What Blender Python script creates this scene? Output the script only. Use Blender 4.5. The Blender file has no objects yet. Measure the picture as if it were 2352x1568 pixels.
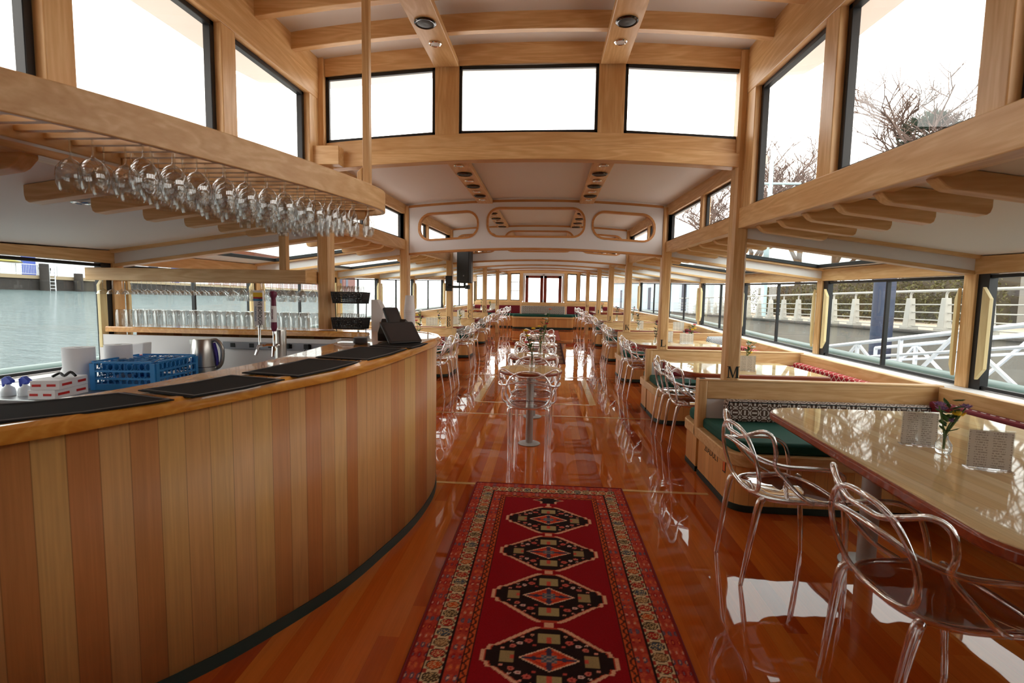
import bpy, math, random
from mathutils import Vector, Matrix
random.seed(7)
C = bpy.context.scene.collection
SC = bpy.context.scene
# ------------------------------------------------------------------ camera, sky, exposure
F_PX, YAW, PITCH, ROLL = 1100.0, .072, .083, .0175
cd = bpy.data.cameras.new('camera'); cam = bpy.data.objects.new('camera', cd); C.objects.link(cam)
cd.sensor_width = 36.0; cd.lens = 36.0*F_PX/2352.0; cd.clip_start = .05; cd.clip_end = 600
def _axes():
    f = Vector((-math.sin(YAW), math.cos(YAW), 0)); r = Vector((math.cos(YAW), math.sin(YAW), 0)); u = Vector((0, 0, 1))
    f2 = f*math.cos(PITCH)-u*math.sin(PITCH); u2 = u*math.cos(PITCH)+f*math.sin(PITCH)
    r3 = r*math.cos(ROLL)+u2*math.sin(ROLL); u3 = -r*math.sin(ROLL)+u2*math.cos(ROLL)
    return r3, u3, f2
_r, _u, _f = _axes()
M4 = Matrix(((_r.x, _u.x, -_f.x, .16), (_r.y, _u.y, -_f.y, 0), (_r.z, _u.z, -_f.z, 1.42), (0, 0, 0, 1)))
cam.matrix_world = M4
cd.dof.use_dof = True; cd.dof.focus_distance = 6.5; cd.dof.aperture_fstop = 4.5
SC.camera = cam
SKY = 4.4
w = bpy.data.worlds.new('overcast'); SC.world = w; w.use_nodes = True
bg = w.node_tree.nodes['Background']; bg.inputs[0].default_value = (1.0, .955, .89, 1); bg.inputs[1].default_value = SKY
SC.view_settings.view_transform = 'Standard'; SC.view_settings.look = 'None'
SC.cycles.transparent_max_bounces = 40; SC.cycles.max_bounces = 16; SC.cycles.transmission_bounces = 14
SC.view_settings.exposure = 0.0; SC.view_settings.gamma = 1.0; SC.view_settings.use_curve_mapping = False
# ------------------------------------------------------------------ geometry helpers
def lin(c):
    return tuple((x/255/12.92 if x/255 <= .04045 else ((x/255+.055)/1.055)**2.4) for x in c)
def lerp(a, b, t): return a+(b-a)*t
def interp(tab, y):
    if y <= tab[0][0]: return tab[0][1]
    for (a, va), (b, vb) in zip(tab, tab[1:]):
        if y <= b: return lerp(va, vb, (y-a)/(b-a))
    return tab[-1][1]
def zf(y): return interp([(3.5, 0), (4.05, .004), (5, .018), (6.15, .045), (7.3, .075), (8.6, .115), (10.8, .20), (13.2, .30), (15.6, .40), (18.8, .50)], y)
class MB:
    def __init__(s): s.v = []; s.f = []
    def add(s, vs, fs):
        o = len(s.v); s.v += [tuple(p) for p in vs]; s.f += [tuple(i+o for i in q) for q in fs]; return s
    def box(s, x0, x1, y0, y1, z0, z1):
        return s.add([(x0,y0,z0),(x1,y0,z0),(x1,y1,z0),(x0,y1,z0),(x0,y0,z1),(x1,y0,z1),(x1,y1,z1),(x0,y1,z1)],
                     [(0,3,2,1),(4,5,6,7),(0,1,5,4),(1,2,6,5),(2,3,7,6),(3,0,4,7)])
    def bar(s, a, b, wd, h, up=(0,0,1)):
        a = Vector(a); b = Vector(b); d = (b-a).normalized(); up = Vector(up)
        sd = d.cross(up).normalized(); u2 = sd.cross(d).normalized(); vs = []
        for p in (a, b):
            for i, j in ((-1,-1),(1,-1),(1,1),(-1,1)): vs.append(p+sd*wd/2*i+u2*h/2*j)
        return s.add(vs, [(3,2,1,0),(4,5,6,7),(0,1,5,4),(1,2,6,5),(2,3,7,6),(3,0,4,7)])
    def prism(s, pts, vec):
        n = len(pts); v = Vector(vec); P = [Vector(p) for p in pts]
        nn = Vector((0,0,0))
        for i in range(n): nn += P[i].cross(P[(i+1) % n])
        if nn.dot(v) > 0: P.reverse()
        return s.add(P+[p+v for p in P], [tuple(range(n)), tuple(range(2*n-1, n-1, -1))]+[(i, i+n, (i+1) % n+n, (i+1) % n) for i in range(n)])
    def tube(s, pts, r, n=8, closed=False, caps=True, flat=1.0):
        P = [Vector(p) for p in pts]; m = len(P); R = r if isinstance(r, (list, tuple)) else [r]*m
        up = None; rings = []
        for i in range(m):
            if closed: t = P[(i+1) % m]-P[i-1]
            else: t = P[min(i+1, m-1)]-P[max(i-1, 0)]
            t.normalize()
            if up is None:
                up = Vector((0,0,1)) if abs(t.z) < .9 else Vector((1,0,0))
            up = (up-t*up.dot(t)).normalized(); sd = t.cross(up)
            rings.append([P[i]+(sd*math.cos(2*math.pi*k/n)+up*math.sin(2*math.pi*k/n)*flat)*R[i] for k in range(n)])
        return s.loft(rings, closed, caps)
    def loft(s, rings, closed=False, caps=True):
        n = len(rings[0]); m = len(rings); fs = []
        for i in range(m if closed else m-1):
            j = (i+1) % m
            for k in range(n): l = (k+1) % n; fs.append((i*n+k, i*n+l, j*n+l, j*n+k))
        if caps and not closed: fs += [tuple(range(n-1, -1, -1)), tuple(range((m-1)*n, m*n))]
        return s.add([p for q in rings for p in q], fs)
    def lathe(s, prof, c=(0,0,0), n=20, close=True):
        rings = [[(c[0]+r*math.cos(2*math.pi*k/n), c[1]+r*math.sin(2*math.pi*k/n), c[2]+z) for k in range(n)] for r, z in prof]
        return s.loft(rings, False, close)
    def grid(s, nu, nv, fn):
        return s.add([fn(i/nu, j/nv) for j in range(nv+1) for i in range(nu+1)],
                     [(j*(nu+1)+i, j*(nu+1)+i+1, (j+1)*(nu+1)+i+1, (j+1)*(nu+1)+i) for j in range(nv) for i in range(nu)])
    def build(s, name, mat, parent=None, smooth=35, bev=0, uv=None, sub=0, local=None, solid=0):
        me = bpy.data.meshes.new(name); me.from_pydata(s.v, [], s.f); me.update()
        return link(name, me, mat, parent, smooth, bev, uv, sub, solid)
def link(name, me, mat, parent=None, smooth=35, bev=0, uv=None, sub=0, solid=0):
    if smooth:
        me.polygons.foreach_set('use_smooth', [True]*len(me.polygons))
        me.set_sharp_from_angle(angle=math.radians(smooth))
    if uv is not None:
        L = me.uv_layers.new(name='UVMap'); vs = me.vertices
        for p in me.polygons:
            n = p.normal
            for li in p.loop_indices:
                c = vs[me.loops[li].vertex_index].co
                if callable(uv): t = uv(c, n)
                elif abs(n.z) > .6: t = (c.x, c.y)
                elif abs(n.x) > abs(n.y): t = (c.y, c.z)
                else: t = (c.x, c.z)
                L.data[li].uv = t
    me.materials.append(mat)
    o = bpy.data.objects.new(name, me); C.objects.link(o)
    if parent: o.parent = parent
    if solid:
        m = o.modifiers.new('thick', 'SOLIDIFY'); m.thickness = solid; m.offset = 0
    if bev:
        m = o.modifiers.new('bevel', 'BEVEL'); m.width = bev; m.segments = 2; m.limit_method = 'ANGLE'; m.angle_limit = math.radians(40)
    if sub:
        m = o.modifiers.new('sub', 'SUBSURF'); m.levels = sub; m.render_levels = sub
    return o
def spline(pts, n=6, closed=False):
    P = [Vector(p) for p in pts]; out = []; m = len(P)
    g = (lambda i: P[i % m]) if closed else (lambda i: P[min(max(i, 0), m-1)])
    for i in range(m if closed else m-1):
        a, b, c, d = g(i-1), g(i), g(i+1), g(i+2)
        for k in range(n):
            t = k/n
            out.append(.5*((2*b)+(-a+c)*t+(2*a-5*b+4*c-d)*t*t+(-a+3*b-3*c+d)*t**3))
    if not closed: out.append(P[-1])
    return out
def mir(pts):   # mirror a half path given from centre outwards
    return [(-x, y, z) for x, y, z in reversed(pts) if x > 1e-6]+list(pts)
def rrect(x0, x1, z0, z1, r, n=6, sh=None):
    out = []
    for cx, cz, a0 in ((x1-r, z1-r, 0), (x0+r, z1-r, 90), (x0+r, z0+r, 180), (x1-r, z0+r, 270)):
        for k in range(n+1):
            a = math.radians(a0+90*k/n); x = cx+r*math.cos(a); z = cz+r*math.sin(a)
            out.append((x, z+(sh(x) if sh else 0)))
    return out
def shape2d(outlines, depth):   # flat letter / cut-out panel in local x,y ; thickness along z
    cu = bpy.data.curves.new('s', 'CURVE'); cu.dimensions = '2D'; cu.fill_mode = 'BOTH'; cu.extrude = depth/2
    for o in outlines:
        sp = cu.splines.new('POLY'); sp.points.add(len(o)-1); sp.use_cyclic_u = True
        for p, q in zip(sp.points, o): p.co = (q[0], q[1], 0, 1)
    ob = bpy.data.objects.new('s', cu); C.objects.link(ob)
    me = bpy.data.meshes.new_from_object(ob.evaluated_get(bpy.context.evaluated_depsgraph_get()))
    bpy.data.objects.remove(ob); bpy.data.curves.remove(cu); return me
def text_mesh(txt, size, depth=.001, align='CENTER'):
    cu = bpy.data.curves.new('t', 'FONT'); cu.body = txt; cu.size = size; cu.extrude = depth; cu.align_x = align; cu.align_y = 'CENTER'
    ob = bpy.data.objects.new('t', cu); C.objects.link(ob)
    me = bpy.data.meshes.new_from_object(ob.evaluated_get(bpy.context.evaluated_depsgraph_get()))
    bpy.data.objects.remove(ob); bpy.data.curves.remove(cu); return me
STAND = Matrix.Rotation(math.pi/2, 4, 'X')    # x,y plane -> x,z plane, facing -y
# ------------------------------------------------------------------ tagging
def tag(o, label=None, cat=None, group=None, kind=None):
    if label: o['label'] = label
    if cat: o['category'] = cat
    if group: o['group'] = group
    if kind: o['kind'] = kind
    return o
def thing(name, label, cat, loc=(0,0,0), rotz=0, group=None):
    o = bpy.data.objects.new(name, None); C.objects.link(o); o.location = loc; o.rotation_euler = (0,0,rotz); o.empty_display_size = .1
    return tag(o, label, cat, group)
def struct(o): o['kind'] = 'structure'; return o
def sroot(name, loc=(0,0,0)):
    o = bpy.data.objects.new(name, None); C.objects.link(o); o.location = loc; return struct(o)
def dup(root, loc, rotz=0, label=None, group=None, parts=True, scale=None):
    r = root.copy(); C.objects.link(r); r.location = loc; r.rotation_euler = (0,0,rotz)
    if scale: r.scale = scale
    if label: r['label'] = label
    if group: r['group'] = group
    if parts:
        for ch in list(root.children):
            c = ch.copy(); C.objects.link(c); c.parent = r
            for g in ch.children:
                d = g.copy(); C.objects.link(d); d.parent = c
    return r
# ------------------------------------------------------------------ materials
class X:   # tiny expression builder for math nodes
    nt = None
    def __init__(s, k): s.k = k
    @staticmethod
    def m(op, *a):
        n = X.nt.nodes.new('ShaderNodeMath'); n.operation = op
        for i, q in enumerate(a):
            if isinstance(q, X): X.nt.links.new(q.k, n.inputs[i])
            else: n.inputs[i].default_value = q
        return X(n.outputs[0])
    def __add__(s, o): return X.m('ADD', s, o)
    def __radd__(s, o): return X.m('ADD', o, s)
    def __sub__(s, o): return X.m('SUBTRACT', s, o)
    def __rsub__(s, o): return X.m('SUBTRACT', o, s)
    def __mul__(s, o): return X.m('MULTIPLY', s, o)
    def __rmul__(s, o): return X.m('MULTIPLY', o, s)
    def __truediv__(s, o): return X.m('DIVIDE', s, o)
    def fl(s): return X.m('FLOOR', s)
    def fr(s): return X.m('FRACT', s)
    def ab(s): return X.m('ABSOLUTE', s)
    def lt(s, o): return X.m('LESS_THAN', s, o)
    def gt(s, o): return X.m('GREATER_THAN', s, o)
    def mx(s, o): return X.m('MAXIMUM', s, o)
    def mn(s, o): return X.m('MINIMUM', s, o)
def newmat(name, col=(.8,.8,.8), rough=.5, metal=0, coat=0, trans=0, ior=1.45, alpha=1, spec=None, coatr=.03, emit=None, es=0):
    m = bpy.data.materials.new(name); m.use_nodes = True; b = m.node_tree.nodes['Principled BSDF']
    I = b.inputs; I['Base Color'].default_value = (*col, 1); I['Roughness'].default_value = rough; I['Metallic'].default_value = metal
    I['Coat Weight'].default_value = coat; I['Coat Roughness'].default_value = coatr; I['Transmission Weight'].default_value = trans; I['IOR'].default_value = ior
    if spec is not None: I['Specular IOR Level'].default_value = spec
    if emit: I['Emission Color'].default_value = (*emit, 1); I['Emission Strength'].default_value = es
    m['b'] = 1
    return m
def S(name, rgb, **k): return newmat(name, lin(rgb), **k)
def nodes(m): X.nt = m.node_tree; return m.node_tree.nodes, m.node_tree.links, m.node_tree.nodes['Principled BSDF']
def mixc(fac, a, b):
    n = X.nt.nodes.new('ShaderNodeMix'); n.data_type = 'RGBA'
    for i, q in ((0, fac), (6, a), (7, b)):
        if isinstance(q, X): X.nt.links.new(q.k, n.inputs[i])
        elif hasattr(q, 'is_output'): X.nt.links.new(q, n.inputs[i])
        elif i: n.inputs[i].default_value = (*q, 1)
        else: n.inputs[0].default_value = q
    return n.outputs[2]
def noise(scale, vec=None, detail=3, dist=0, rough=.5):
    n = X.nt.nodes.new('ShaderNodeTexNoise'); n.inputs['Scale'].default_value = scale; n.inputs['Detail'].default_value = detail
    n.inputs['Distortion'].default_value = dist; n.inputs['Roughness'].default_value = rough
    if vec: X.nt.links.new(vec, n.inputs['Vector'])
    return n
def coord(kind='Object'): return X.nt.nodes.new('ShaderNodeTexCoord').outputs[kind]
def mapping(vec, scale=(1,1,1), loc=(0,0,0)):
    n = X.nt.nodes.new('ShaderNodeMapping'); n.inputs['Scale'].default_value = scale; n.inputs['Location'].default_value = loc
    X.nt.links.new(vec, n.inputs['Vector']); return n.outputs[0]
def ramp(fac, stops):
    n = X.nt.nodes.new('ShaderNodeValToRGB'); e = n.color_ramp.elements
    while len(e) < len(stops): e.new(.5)
    for q, (p, c) in zip(e, stops): q.position = p; q.color = (*c, 1)
    X.nt.links.new(fac.k if isinstance(fac, X) else fac, n.inputs[0]); return n.outputs[0]
def bump(b, h, strength=.1, dist=.01, inp='Normal'):
    n = X.nt.nodes.new('ShaderNodeBump'); n.inputs['Strength'].default_value = strength; n.inputs['Distance'].default_value = dist
    X.nt.links.new(h.k if isinstance(h, X) else h, n.inputs['Height']); X.nt.links.new(n.outputs[0], b.inputs[inp])
def wood(name, c1, c2, axis, rough=.38, coat=0.0, sc=1.0):
    m = newmat(name, lin(c1), rough=rough, coat=coat); N, L, b = nodes(m)
    k = {'x': (.9, 9, 9), 'y': (9, .9, 9), 'z': (9, 9, .9)}[axis]
    v = mapping(coord(), tuple(q*sc for q in k))
    n1 = noise(1.1, v, 2, .6)
    ring = X.m('SINE', X(n1.outputs[0])*34.0)*.5+.5
    n2 = noise(9, v, 4)
    oi = N.new('ShaderNodeObjectInfo')
    f = ring*.34+X(n2.outputs[0])*.62
    c = ramp(f, [(.15, lin(c2)), (.55, lin(tuple((p+q)/2 for p, q in zip(c1, c2)))), (.85, lin(c1))])
    hs = N.new('ShaderNodeHueSaturation'); L.new(c, hs.inputs['Color']); L.new((X(oi.outputs['Random'])*.16+.92).k, hs.inputs['Value'])
    L.new(hs.outputs[0], b.inputs['Base Color']); return m
def planks(name, width, cols, rough=.3, coat=0, gap=.02, length=0, grain=.25, coatr=.02, ripple=0, spec=None):
    m = newmat(name, lin(cols[0]), rough=rough, coat=coat, coatr=coatr, spec=spec); N, L, b = nodes(m)
    sx = N.new('ShaderNodeSeparateXYZ'); L.new(coord('UV'), sx.inputs[0]); u = X(sx.outputs[0])/width; v = X(sx.outputs[1])
    wn = N.new('ShaderNodeTexWhiteNoise'); wn.noise_dimensions = '2D'; cb = N.new('ShaderNodeCombineXYZ'); iu = u.fl()
    L.new(iu.k, cb.inputs[0])
    if length:
        wn0 = N.new('ShaderNodeTexWhiteNoise'); wn0.noise_dimensions = '1D'; L.new(iu.k, wn0.inputs['W'])
        vv = v/length+X(wn0.outputs[0])*7.0; L.new(vv.fl().k, cb.inputs[1])
    L.new(cb.outputs[0], wn.inputs['Vector'])
    n = len(cols); base = ramp(X(wn.outputs[0]), [((i+.5)/n, lin(c)) for i, c in enumerate(cols)])
    cg = N.new('ShaderNodeCombineXYZ'); L.new((u*1.0+X(wn.outputs[0])*40.0).k, cg.inputs[0]); L.new((v*.9+X(wn.outputs[0])*9.0).k, cg.inputs[1])
    g = noise(3.2, cg.outputs[0], 4, .8)
    g2 = noise(1.2, mapping(cg.outputs[0], (9, 1.2, 1)), 3)
    hs = N.new('ShaderNodeHueSaturation'); L.new(base, hs.inputs['Color'])
    edge = ((u.fr()-.5).ab()*-1.0+.5).gt(gap)*.4+.6
    L.new(((X(g.outputs[0])*grain+X(g2.outputs[0])*grain+(1-grain))*edge).k, hs.inputs['Value'])
    L.new(hs.outputs[0], b.inputs['Base Color'])
    if ripple:
        r = noise(3.0, mapping(coord('UV'), (1, .55, 1)), 2); r2 = noise(11.0, mapping(coord('UV'), (1, .5, 1)), 1)
        h = X(r.outputs[0])*1.0+X(r2.outputs[0])*.12
        bump(b, h, ripple, .02, 'Coat Normal')
        bump(b, h, ripple*.6, .02)
    return m
def pane_mat(name, tint, refl=1.0):
    m = bpy.data.materials.new(name); m.use_nodes = True; nt = m.node_tree; nt.nodes.clear(); X.nt = nt
    o = nt.nodes.new('ShaderNodeOutputMaterial'); t = nt.nodes.new('ShaderNodeBsdfTransparent'); t.inputs[0].default_value = (*tint, 1)
    g = nt.nodes.new('ShaderNodeBsdfGlossy'); g.inputs['Roughness'].default_value = .01
    ge = nt.nodes.new('ShaderNodeNewGeometry'); dp = nt.nodes.new('ShaderNodeVectorMath'); dp.operation = 'DOT_PRODUCT'
    nt.links.new(ge.outputs['Incoming'], dp.inputs[0]); nt.links.new(ge.outputs['Normal'], dp.inputs[1])
    fr = X.m('POWER', 1.0-X(dp.outputs['Value']).ab(), 5.0)*.90+.06
    mx = nt.nodes.new('ShaderNodeMixShader'); nt.links.new((fr*refl).k, mx.inputs[0])
    nt.links.new(t.outputs[0], mx.inputs[1]); nt.links.new(g.outputs[0], mx.inputs[2]); nt.links.new(mx.outputs[0], o.inputs[0]); return m
A1, A2 = (234, 196, 144), (206, 156, 100)
ASH = {a: wood('ash_'+a, A1, A2, a) for a in 'xyz'}
WHITE = S('white_laminate', (226, 222, 222), rough=.55)
CEIL = S('ceiling_white', (232, 226, 222), rough=.6)
BLACK = S('black_frame', (22, 22, 24), rough=.4)
GLASSC = pane_mat('clear_pane', (.96, .97, .97)); GLASST = pane_mat('tinted_pane', (.80, .87, .88)); GLASSS = pane_mat('skylight_pane', (.72, .84, .86))
KICK = S('dark_green_kick', (30, 48, 44), rough=.5)
GREEN = S('green_cushion', (16, 74, 62), rough=.8)
STEEL = S('steel', (190, 188, 184), rough=.28, metal=1)
CHROME = S('chrome', (235, 235, 235), rough=.06, metal=1)
PED = S('satin_pedestal', (176, 172, 168), rough=.4, metal=.35)
PLASTIC = S('black_plastic', (26, 25, 26), rough=.45)
def blend_clear(name, tint, ior, fac):
    m = newmat(name, tint, rough=0, trans=1, ior=ior); N, L, b = nodes(m); t = N.new('ShaderNodeBsdfTransparent'); t.inputs[0].default_value = (*[q*.5+.5 for q in tint], 1)
    mx = N.new('ShaderNodeMixShader'); mx.inputs[0].default_value = fac; o = N['Material Output']
    L.new(b.outputs[0], mx.inputs[1]); L.new(t.outputs[0], mx.inputs[2]); L.new(mx.outputs[0], o.inputs[0]); return m
ACRYL = blend_clear('clear_acrylic', (.95,.91,.92), 1.42, .24)
GLASS = pane_mat('drinking_glass', (.91,.92,.92), 3.0)
FLOORM = planks('cherry_planks', .088, [(188, 88, 28), (174, 74, 22), (196, 100, 36), (158, 60, 20), (182, 82, 28), (192, 104, 40)], rough=.3, coat=1, gap=.004, length=2.6, grain=.3, ripple=.10, spec=.0)
BARP = planks('bar_planks', .078, [(206, 158, 96), (188, 120, 70), (214, 170, 108), (178, 106, 60), (198, 142, 86), (208, 158, 102), (184, 116, 64)], rough=.42, gap=.018, grain=.38)
BENP = planks('bench_planks', .085, [(222, 160, 96), (214, 150, 88), (228, 170, 106)], rough=.4, gap=.015, grain=.25)
TABLEM = planks('table_strips', .07, [(224, 196, 150), (214, 182, 134), (230, 206, 164), (206, 172, 126)], rough=.3, coat=.75, gap=.01, grain=.3, coatr=.03, ripple=.018, spec=.0)
EDGE = wood('mahogany_edge', (158, 68, 30), (124, 46, 20), 'x', rough=.35, coat=.4)
BARTOP = wood('bar_top', (232, 168, 78), (206, 132, 50), 'y', rough=.25, coat=.8)
SHELFW = wood('shelf_wood', (214, 160, 84), (186, 126, 56), 'x', rough=.3, coat=.6)
PAPER = S('white_paper', (236, 234, 236), rough=.8)
RED = S('red_print', (200, 40, 36), rough=.6)
DKINK = S('green_black_ink', (20, 34, 30), rough=.6)
def fabric(name, kind):
    m = newmat(name, rough=.85); N, L, b = nodes(m); sx = N.new('ShaderNodeSeparateXYZ'); L.new(coord('UV'), sx.inputs[0])
    u, v = X(sx.outputs[0]), X(sx.outputs[1])
    if kind == 'brown':
        s = .075; a = u/s; c = v/s; ck = ((a.fl()+c.fl())*.5).fr().gt(.25)
        fu = a.fr()-.5; fv = c.fr()-.5; r = X.m('SQRT', fu*fu+fv*fv)
        p = fu*ck+fv*(1-ck); q = fv*ck+fu*(1-ck)
        ringm = r.gt(.37)*r.lt(.485)*((fu.ab()-fv.ab()).ab().gt(.07)); barm = p.ab().lt(.09)*q.ab().lt(.26)
        corner = r.gt(.60)
        L.new(mixc(ringm.mx(barm).mx(corner), lin((92, 66, 54)), lin((224, 214, 206))), b.inputs['Base Color'])
    elif kind == 'red':
        s = .085; a = u/s; c = v/s
        l1 = (X.m('SINE', a*6.283)*.16+c).fr(); d1 = ((a+c).fr()-.5).ab().gt(.44); d2 = ((a-c).fr()-.5).ab().gt(.44)
        L.new(mixc(d1.mx(d2), lin((176, 20, 34)), lin((232, 206, 190))), b.inputs['Base Color'])
    elif kind == 'stripe':
        L.new(mixc(((u+v)/.03).fr().gt(.5), lin((70, 74, 84)), lin((224, 224, 226))), b.inputs['Base Color'])
    return m
FB = fabric('brown_geometric', 'brown'); FR = fabric('red_lattice', 'red'); BURG = S('burgundy', (112, 12, 26), rough=.85); STRIPE = fabric('stripe', 'stripe')
STITCH = S('white_stitch', (235, 225, 220), rough=.8)
# ------------------------------------------------------------------ boat dimensions
ST = [4.05, 6.15, 8.6, 10.8, 13.2, 15.6]
YE = 18.8
def XR(y): return 3.52-.0 if y < 11 else 3.52-.95*((y-11)/(YE-11))**1.6
def XL(y): return -3.72 if y < 11 else -3.72+1.05*((y-11)/(YE-11))**1.6
PXR = [1.68, 1.62, 1.57, 1.555, 1.545, 1.44]
PXL = [-1.74, -1.69, -1.605, -1.585, -1.57, -1.47]
def pxr(y): return interp(list(zip(ST, PXR)), y)
def pxl(y): return interp(list(zip(ST, PXL)), y)
def zr(y): return zf(y)-.045
def camb(x, y=None): return -.085*(x/1.65)**2
def zU(x, y): return 3.50+.05*(y-4.05)-.10*(x/1.72)**2
def zL(x, y): return 2.72+zr(y)+camb(x)
def sill(y): return .80+zf(y)*.95
def head(y): return 1.69+zf(y)*1.0
# ------------------------------------------------------------------ structure
def zs(y): return zf(y) if y >= 4.05 else .04*(y-4.05)
def zS(x, y): return 2.07-.135*(abs(x)-1.75)+zs(y)
ys_f = [-2.2+i*.5 for i in range(43)]
m = MB(); n = len(ys_f)
for y in ys_f:
    for x in (XL(y)-.02, XR(y)+.02): m.v += [(x, y, zf(y)), (x, y, zf(y)-.08)]
for i in range(n-1):
    a, b = 4*i, 4*i+4
    m.f += [(a, a+2, b+2, b), (a+1, b+1, b+3, a+3), (a, b, b+1, a+1), (a+2, a+3, b+3, b+2)]
struct(m.build('floor', FLOORM, uv=lambda c, n: (c.x+30, c.y+30), smooth=0))
INL = wood('pale_inlay', (226, 182, 118), (206, 156, 92), 'x', rough=.15, coat=1)
def strip(n, x0, y0, x1, y1, wd=.03):
    a = (x0, y0, zf(y0)+.001); b = (x1, y1, zf(y1)+.001); struct(MB().bar(a, b, wd, .003).build('trim_%d' % n, INL))
strip(1, -1.9, 3.60, 1.40, 3.60, .035); strip(2, -3.0, 5.78, 3.4, 5.78); strip(3, -3.0, 8.4, 3.2, 8.4); strip(4, -3.0, 10.9, 3.2, 10.9, .04); strip(5, -3, 13.4, 3, 13.4, .04)
strip(6, -.77, 6.4, -.77, 8.3, .09); strip(7, .80, 6.4, .80, 8.3, .09); strip(8, -.77, 6.4, .80, 6.4, .035)
# --- upper roof
xa = [-2.2+4.4*i/22 for i in range(23)]
def arcslab(m, y0, y1, top, bot, xs):
    rings = []
    for x in xs: rings.append([(x, y0, bot(x, y0)), (x, y1, bot(x, y1)), (x, y1, top(x, y1)), (x, y0, top(x, y0))])
    return m.loft(rings)
ceil = sroot('ceiling')
m = MB()
pts = []
def outl(t):   # rounded roof outline
    return t
nx, ny = 30, 24
def roof_pt(i, j, up):
    x = -2.25+4.5*i; y = -2.3+6.85*j
    ex = max(0, abs(x)-1.75); ey = max(0, y-4.05)
    d = math.hypot(ex/.5, ey/.5)
    if d > 1: x = math.copysign(1.75+ex/d, x); y = 4.05+ey/d if ey > 0 else y
    z = zU(x, y)+(.07 if up else 0)
    return (x-(.22 if x < -1.8 else 0)*min(1, (abs(x)-1.8)/.3) if x < -1.8 else x, y, z-.03*max(0, min(1, d)))
g1 = MB().grid(nx, ny, lambda a, b: roof_pt(a, b, False)); g2 = MB().grid(nx, ny, lambda a, b: roof_pt(a, b, True))
m.add(g1.v, [tuple(reversed(f)) for f in g1.f]); m.add(g2.v, g2.f)
W1 = nx+1; o2 = len(g1.v)
per = [i for i in range(W1)]+[j*W1+nx for j in range(1, ny+1)]+[ny*W1+i for i in range(nx-1, -1, -1)]+[j*W1 for j in range(ny-1, 0, -1)]
m.f += [(per[i], per[(i+1) % len(per)], per[(i+1) % len(per)]+o2, per[i]+o2) for i in range(len(per))]
m.build('roof_panel', CEIL, ceil, smooth=50)
xr_ = [-1.79+3.52*i/20 for i in range(21)]
k = 0
for y in (3.6, 3.15, 2.7, 2.25, 1.8, 1.35, .9, .45, 0, -.6, -1.2):
    r = MB(); arcslab(r, y-.03, y+.03, lambda x, y: zU(x, y)+.01, lambda x, y: zU(x, y)-.12, xr_); r.build('ceiling_rib', ASH['x'], ceil, bev=.004)
for x0, x1 in ((-.80, -.60), (.54, .74)):
    r = MB(); r.bar(((x0+x1)/2, -1.9, zU(.7, -1.9)-.15), ((x0+x1)/2, 4.0, zU(.7, 4.0)-.15), x1-x0, .05); r.build('fixture_board', ASH['y'], ceil, bev=.004)
# --- upper end wall (transom) at y 4.05
wt = sroot('wall_transom', (0, 4.05, 0))
def arc_y(y0, y1, top, bot, x0, x1, mat, name, par, n=16, bev=.004):
    xs = [x0+(x1-x0)*i/n for i in range(n+1)]; r = MB(); arcslab(r, y0, y1, top, bot, xs); return r.build(name, mat, par, bev=bev)
cT = lambda x: -.075*(x/1.68)**2
arc_y(-.03, .05, lambda x, y: zU(x, 4.05)+.01, lambda x, y: 3.335+cT(x), -1.73, 1.66, ASH['x'], 'head_rail', wt)
arc_y(-.025, .05, lambda x, y: 2.80+cT(x), lambda x, y: 2.66+cT(x), -1.73, 1.66, ASH['x'], 'bottom_rail', wt)
arc_y(-.06, .04, lambda x, y: 2.685+cT(x), lambda x, y: 2.575+cT(x), -1.73, 1.64, ASH['x'], 'cross_beam', wt)
for x0, x1 in ((-.80, -.60), (.53, .74)):
    MB().box(x0, x1, -.02, .04, 2.79+cT(x0), 3.35+cT(x0)).build('mullion', ASH['z'], wt, bev=.004)
MB().box(-1.86, -1.73, -.06, .05, 2.55, 3.42).build('corner_post', ASH['z'], wt, bev=.006)
wcount = [0]
def window(quad, nrm, fw=.035, fd=.03, glass=GLASSC, mull=(), name=None, bars=()):
    """quad: bl, br, tr, tl ; nrm: inward normal"""
    wcount[0] += 1
    q = [Vector(p) for p in quad]; c = sum(q, Vector())/4; root = sroot('window_%d' % wcount[0], c); q = [p-c for p in q]; nrm = Vector(nrm)
    f = MB()
    up = nrm
    def fr(a, b, wdt, ext=0):
        d = (b-a).normalized(); f.bar(a-d*ext, b+d*ext, wdt, fd, up)
    fr(q[0], q[1], fw, fw/2); fr(q[1], q[2], fw, fw/2); fr(q[2], q[3], fw, fw/2); fr(q[3], q[0], fw, fw/2)
    for t in mull:
        a = q[0].lerp(q[1], t); b = q[3].lerp(q[2], t); fr(a, b, fw*.9)
    for t in bars:
        a = q[0].lerp(q[3], t); b = q[1].lerp(q[2], t); fr(a, b, fw*.5)
    f.build('window_frame', BLACK, root, bev=.003)
    ts = [0]+list(mull)+[1]
    for a, b in zip(ts, ts[1:]):
        P = [q[0].lerp(q[1], a), q[0].lerp(q[1], b), q[3].lerp(q[2], b), q[3].lerp(q[2], a)]
        MB().add(P, [(0,1,2,3)]).build('window_pane', glass, root, smooth=0)
    return root
for x0, x1 in ((-1.715, -.81), (-.59, .52), (.75, 1.64)):
    window([(x0, 4.05, 2.80+cT(x0)+.012), (x1, 4.05, 2.80+cT(x1)+.012), (x1, 4.05, 3.335+cT(x1)-.012), (x0, 4.05, 3.335+cT(x0)-.012)], (0, -1, 0), fw=.028)
# small hanging block at the left end of the cross beam
MB().box(-1.86, -1.56, -.16, -.06, 2.51, 2.66).build('beam_block', ASH['x'], wt, bev=.004)
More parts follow.
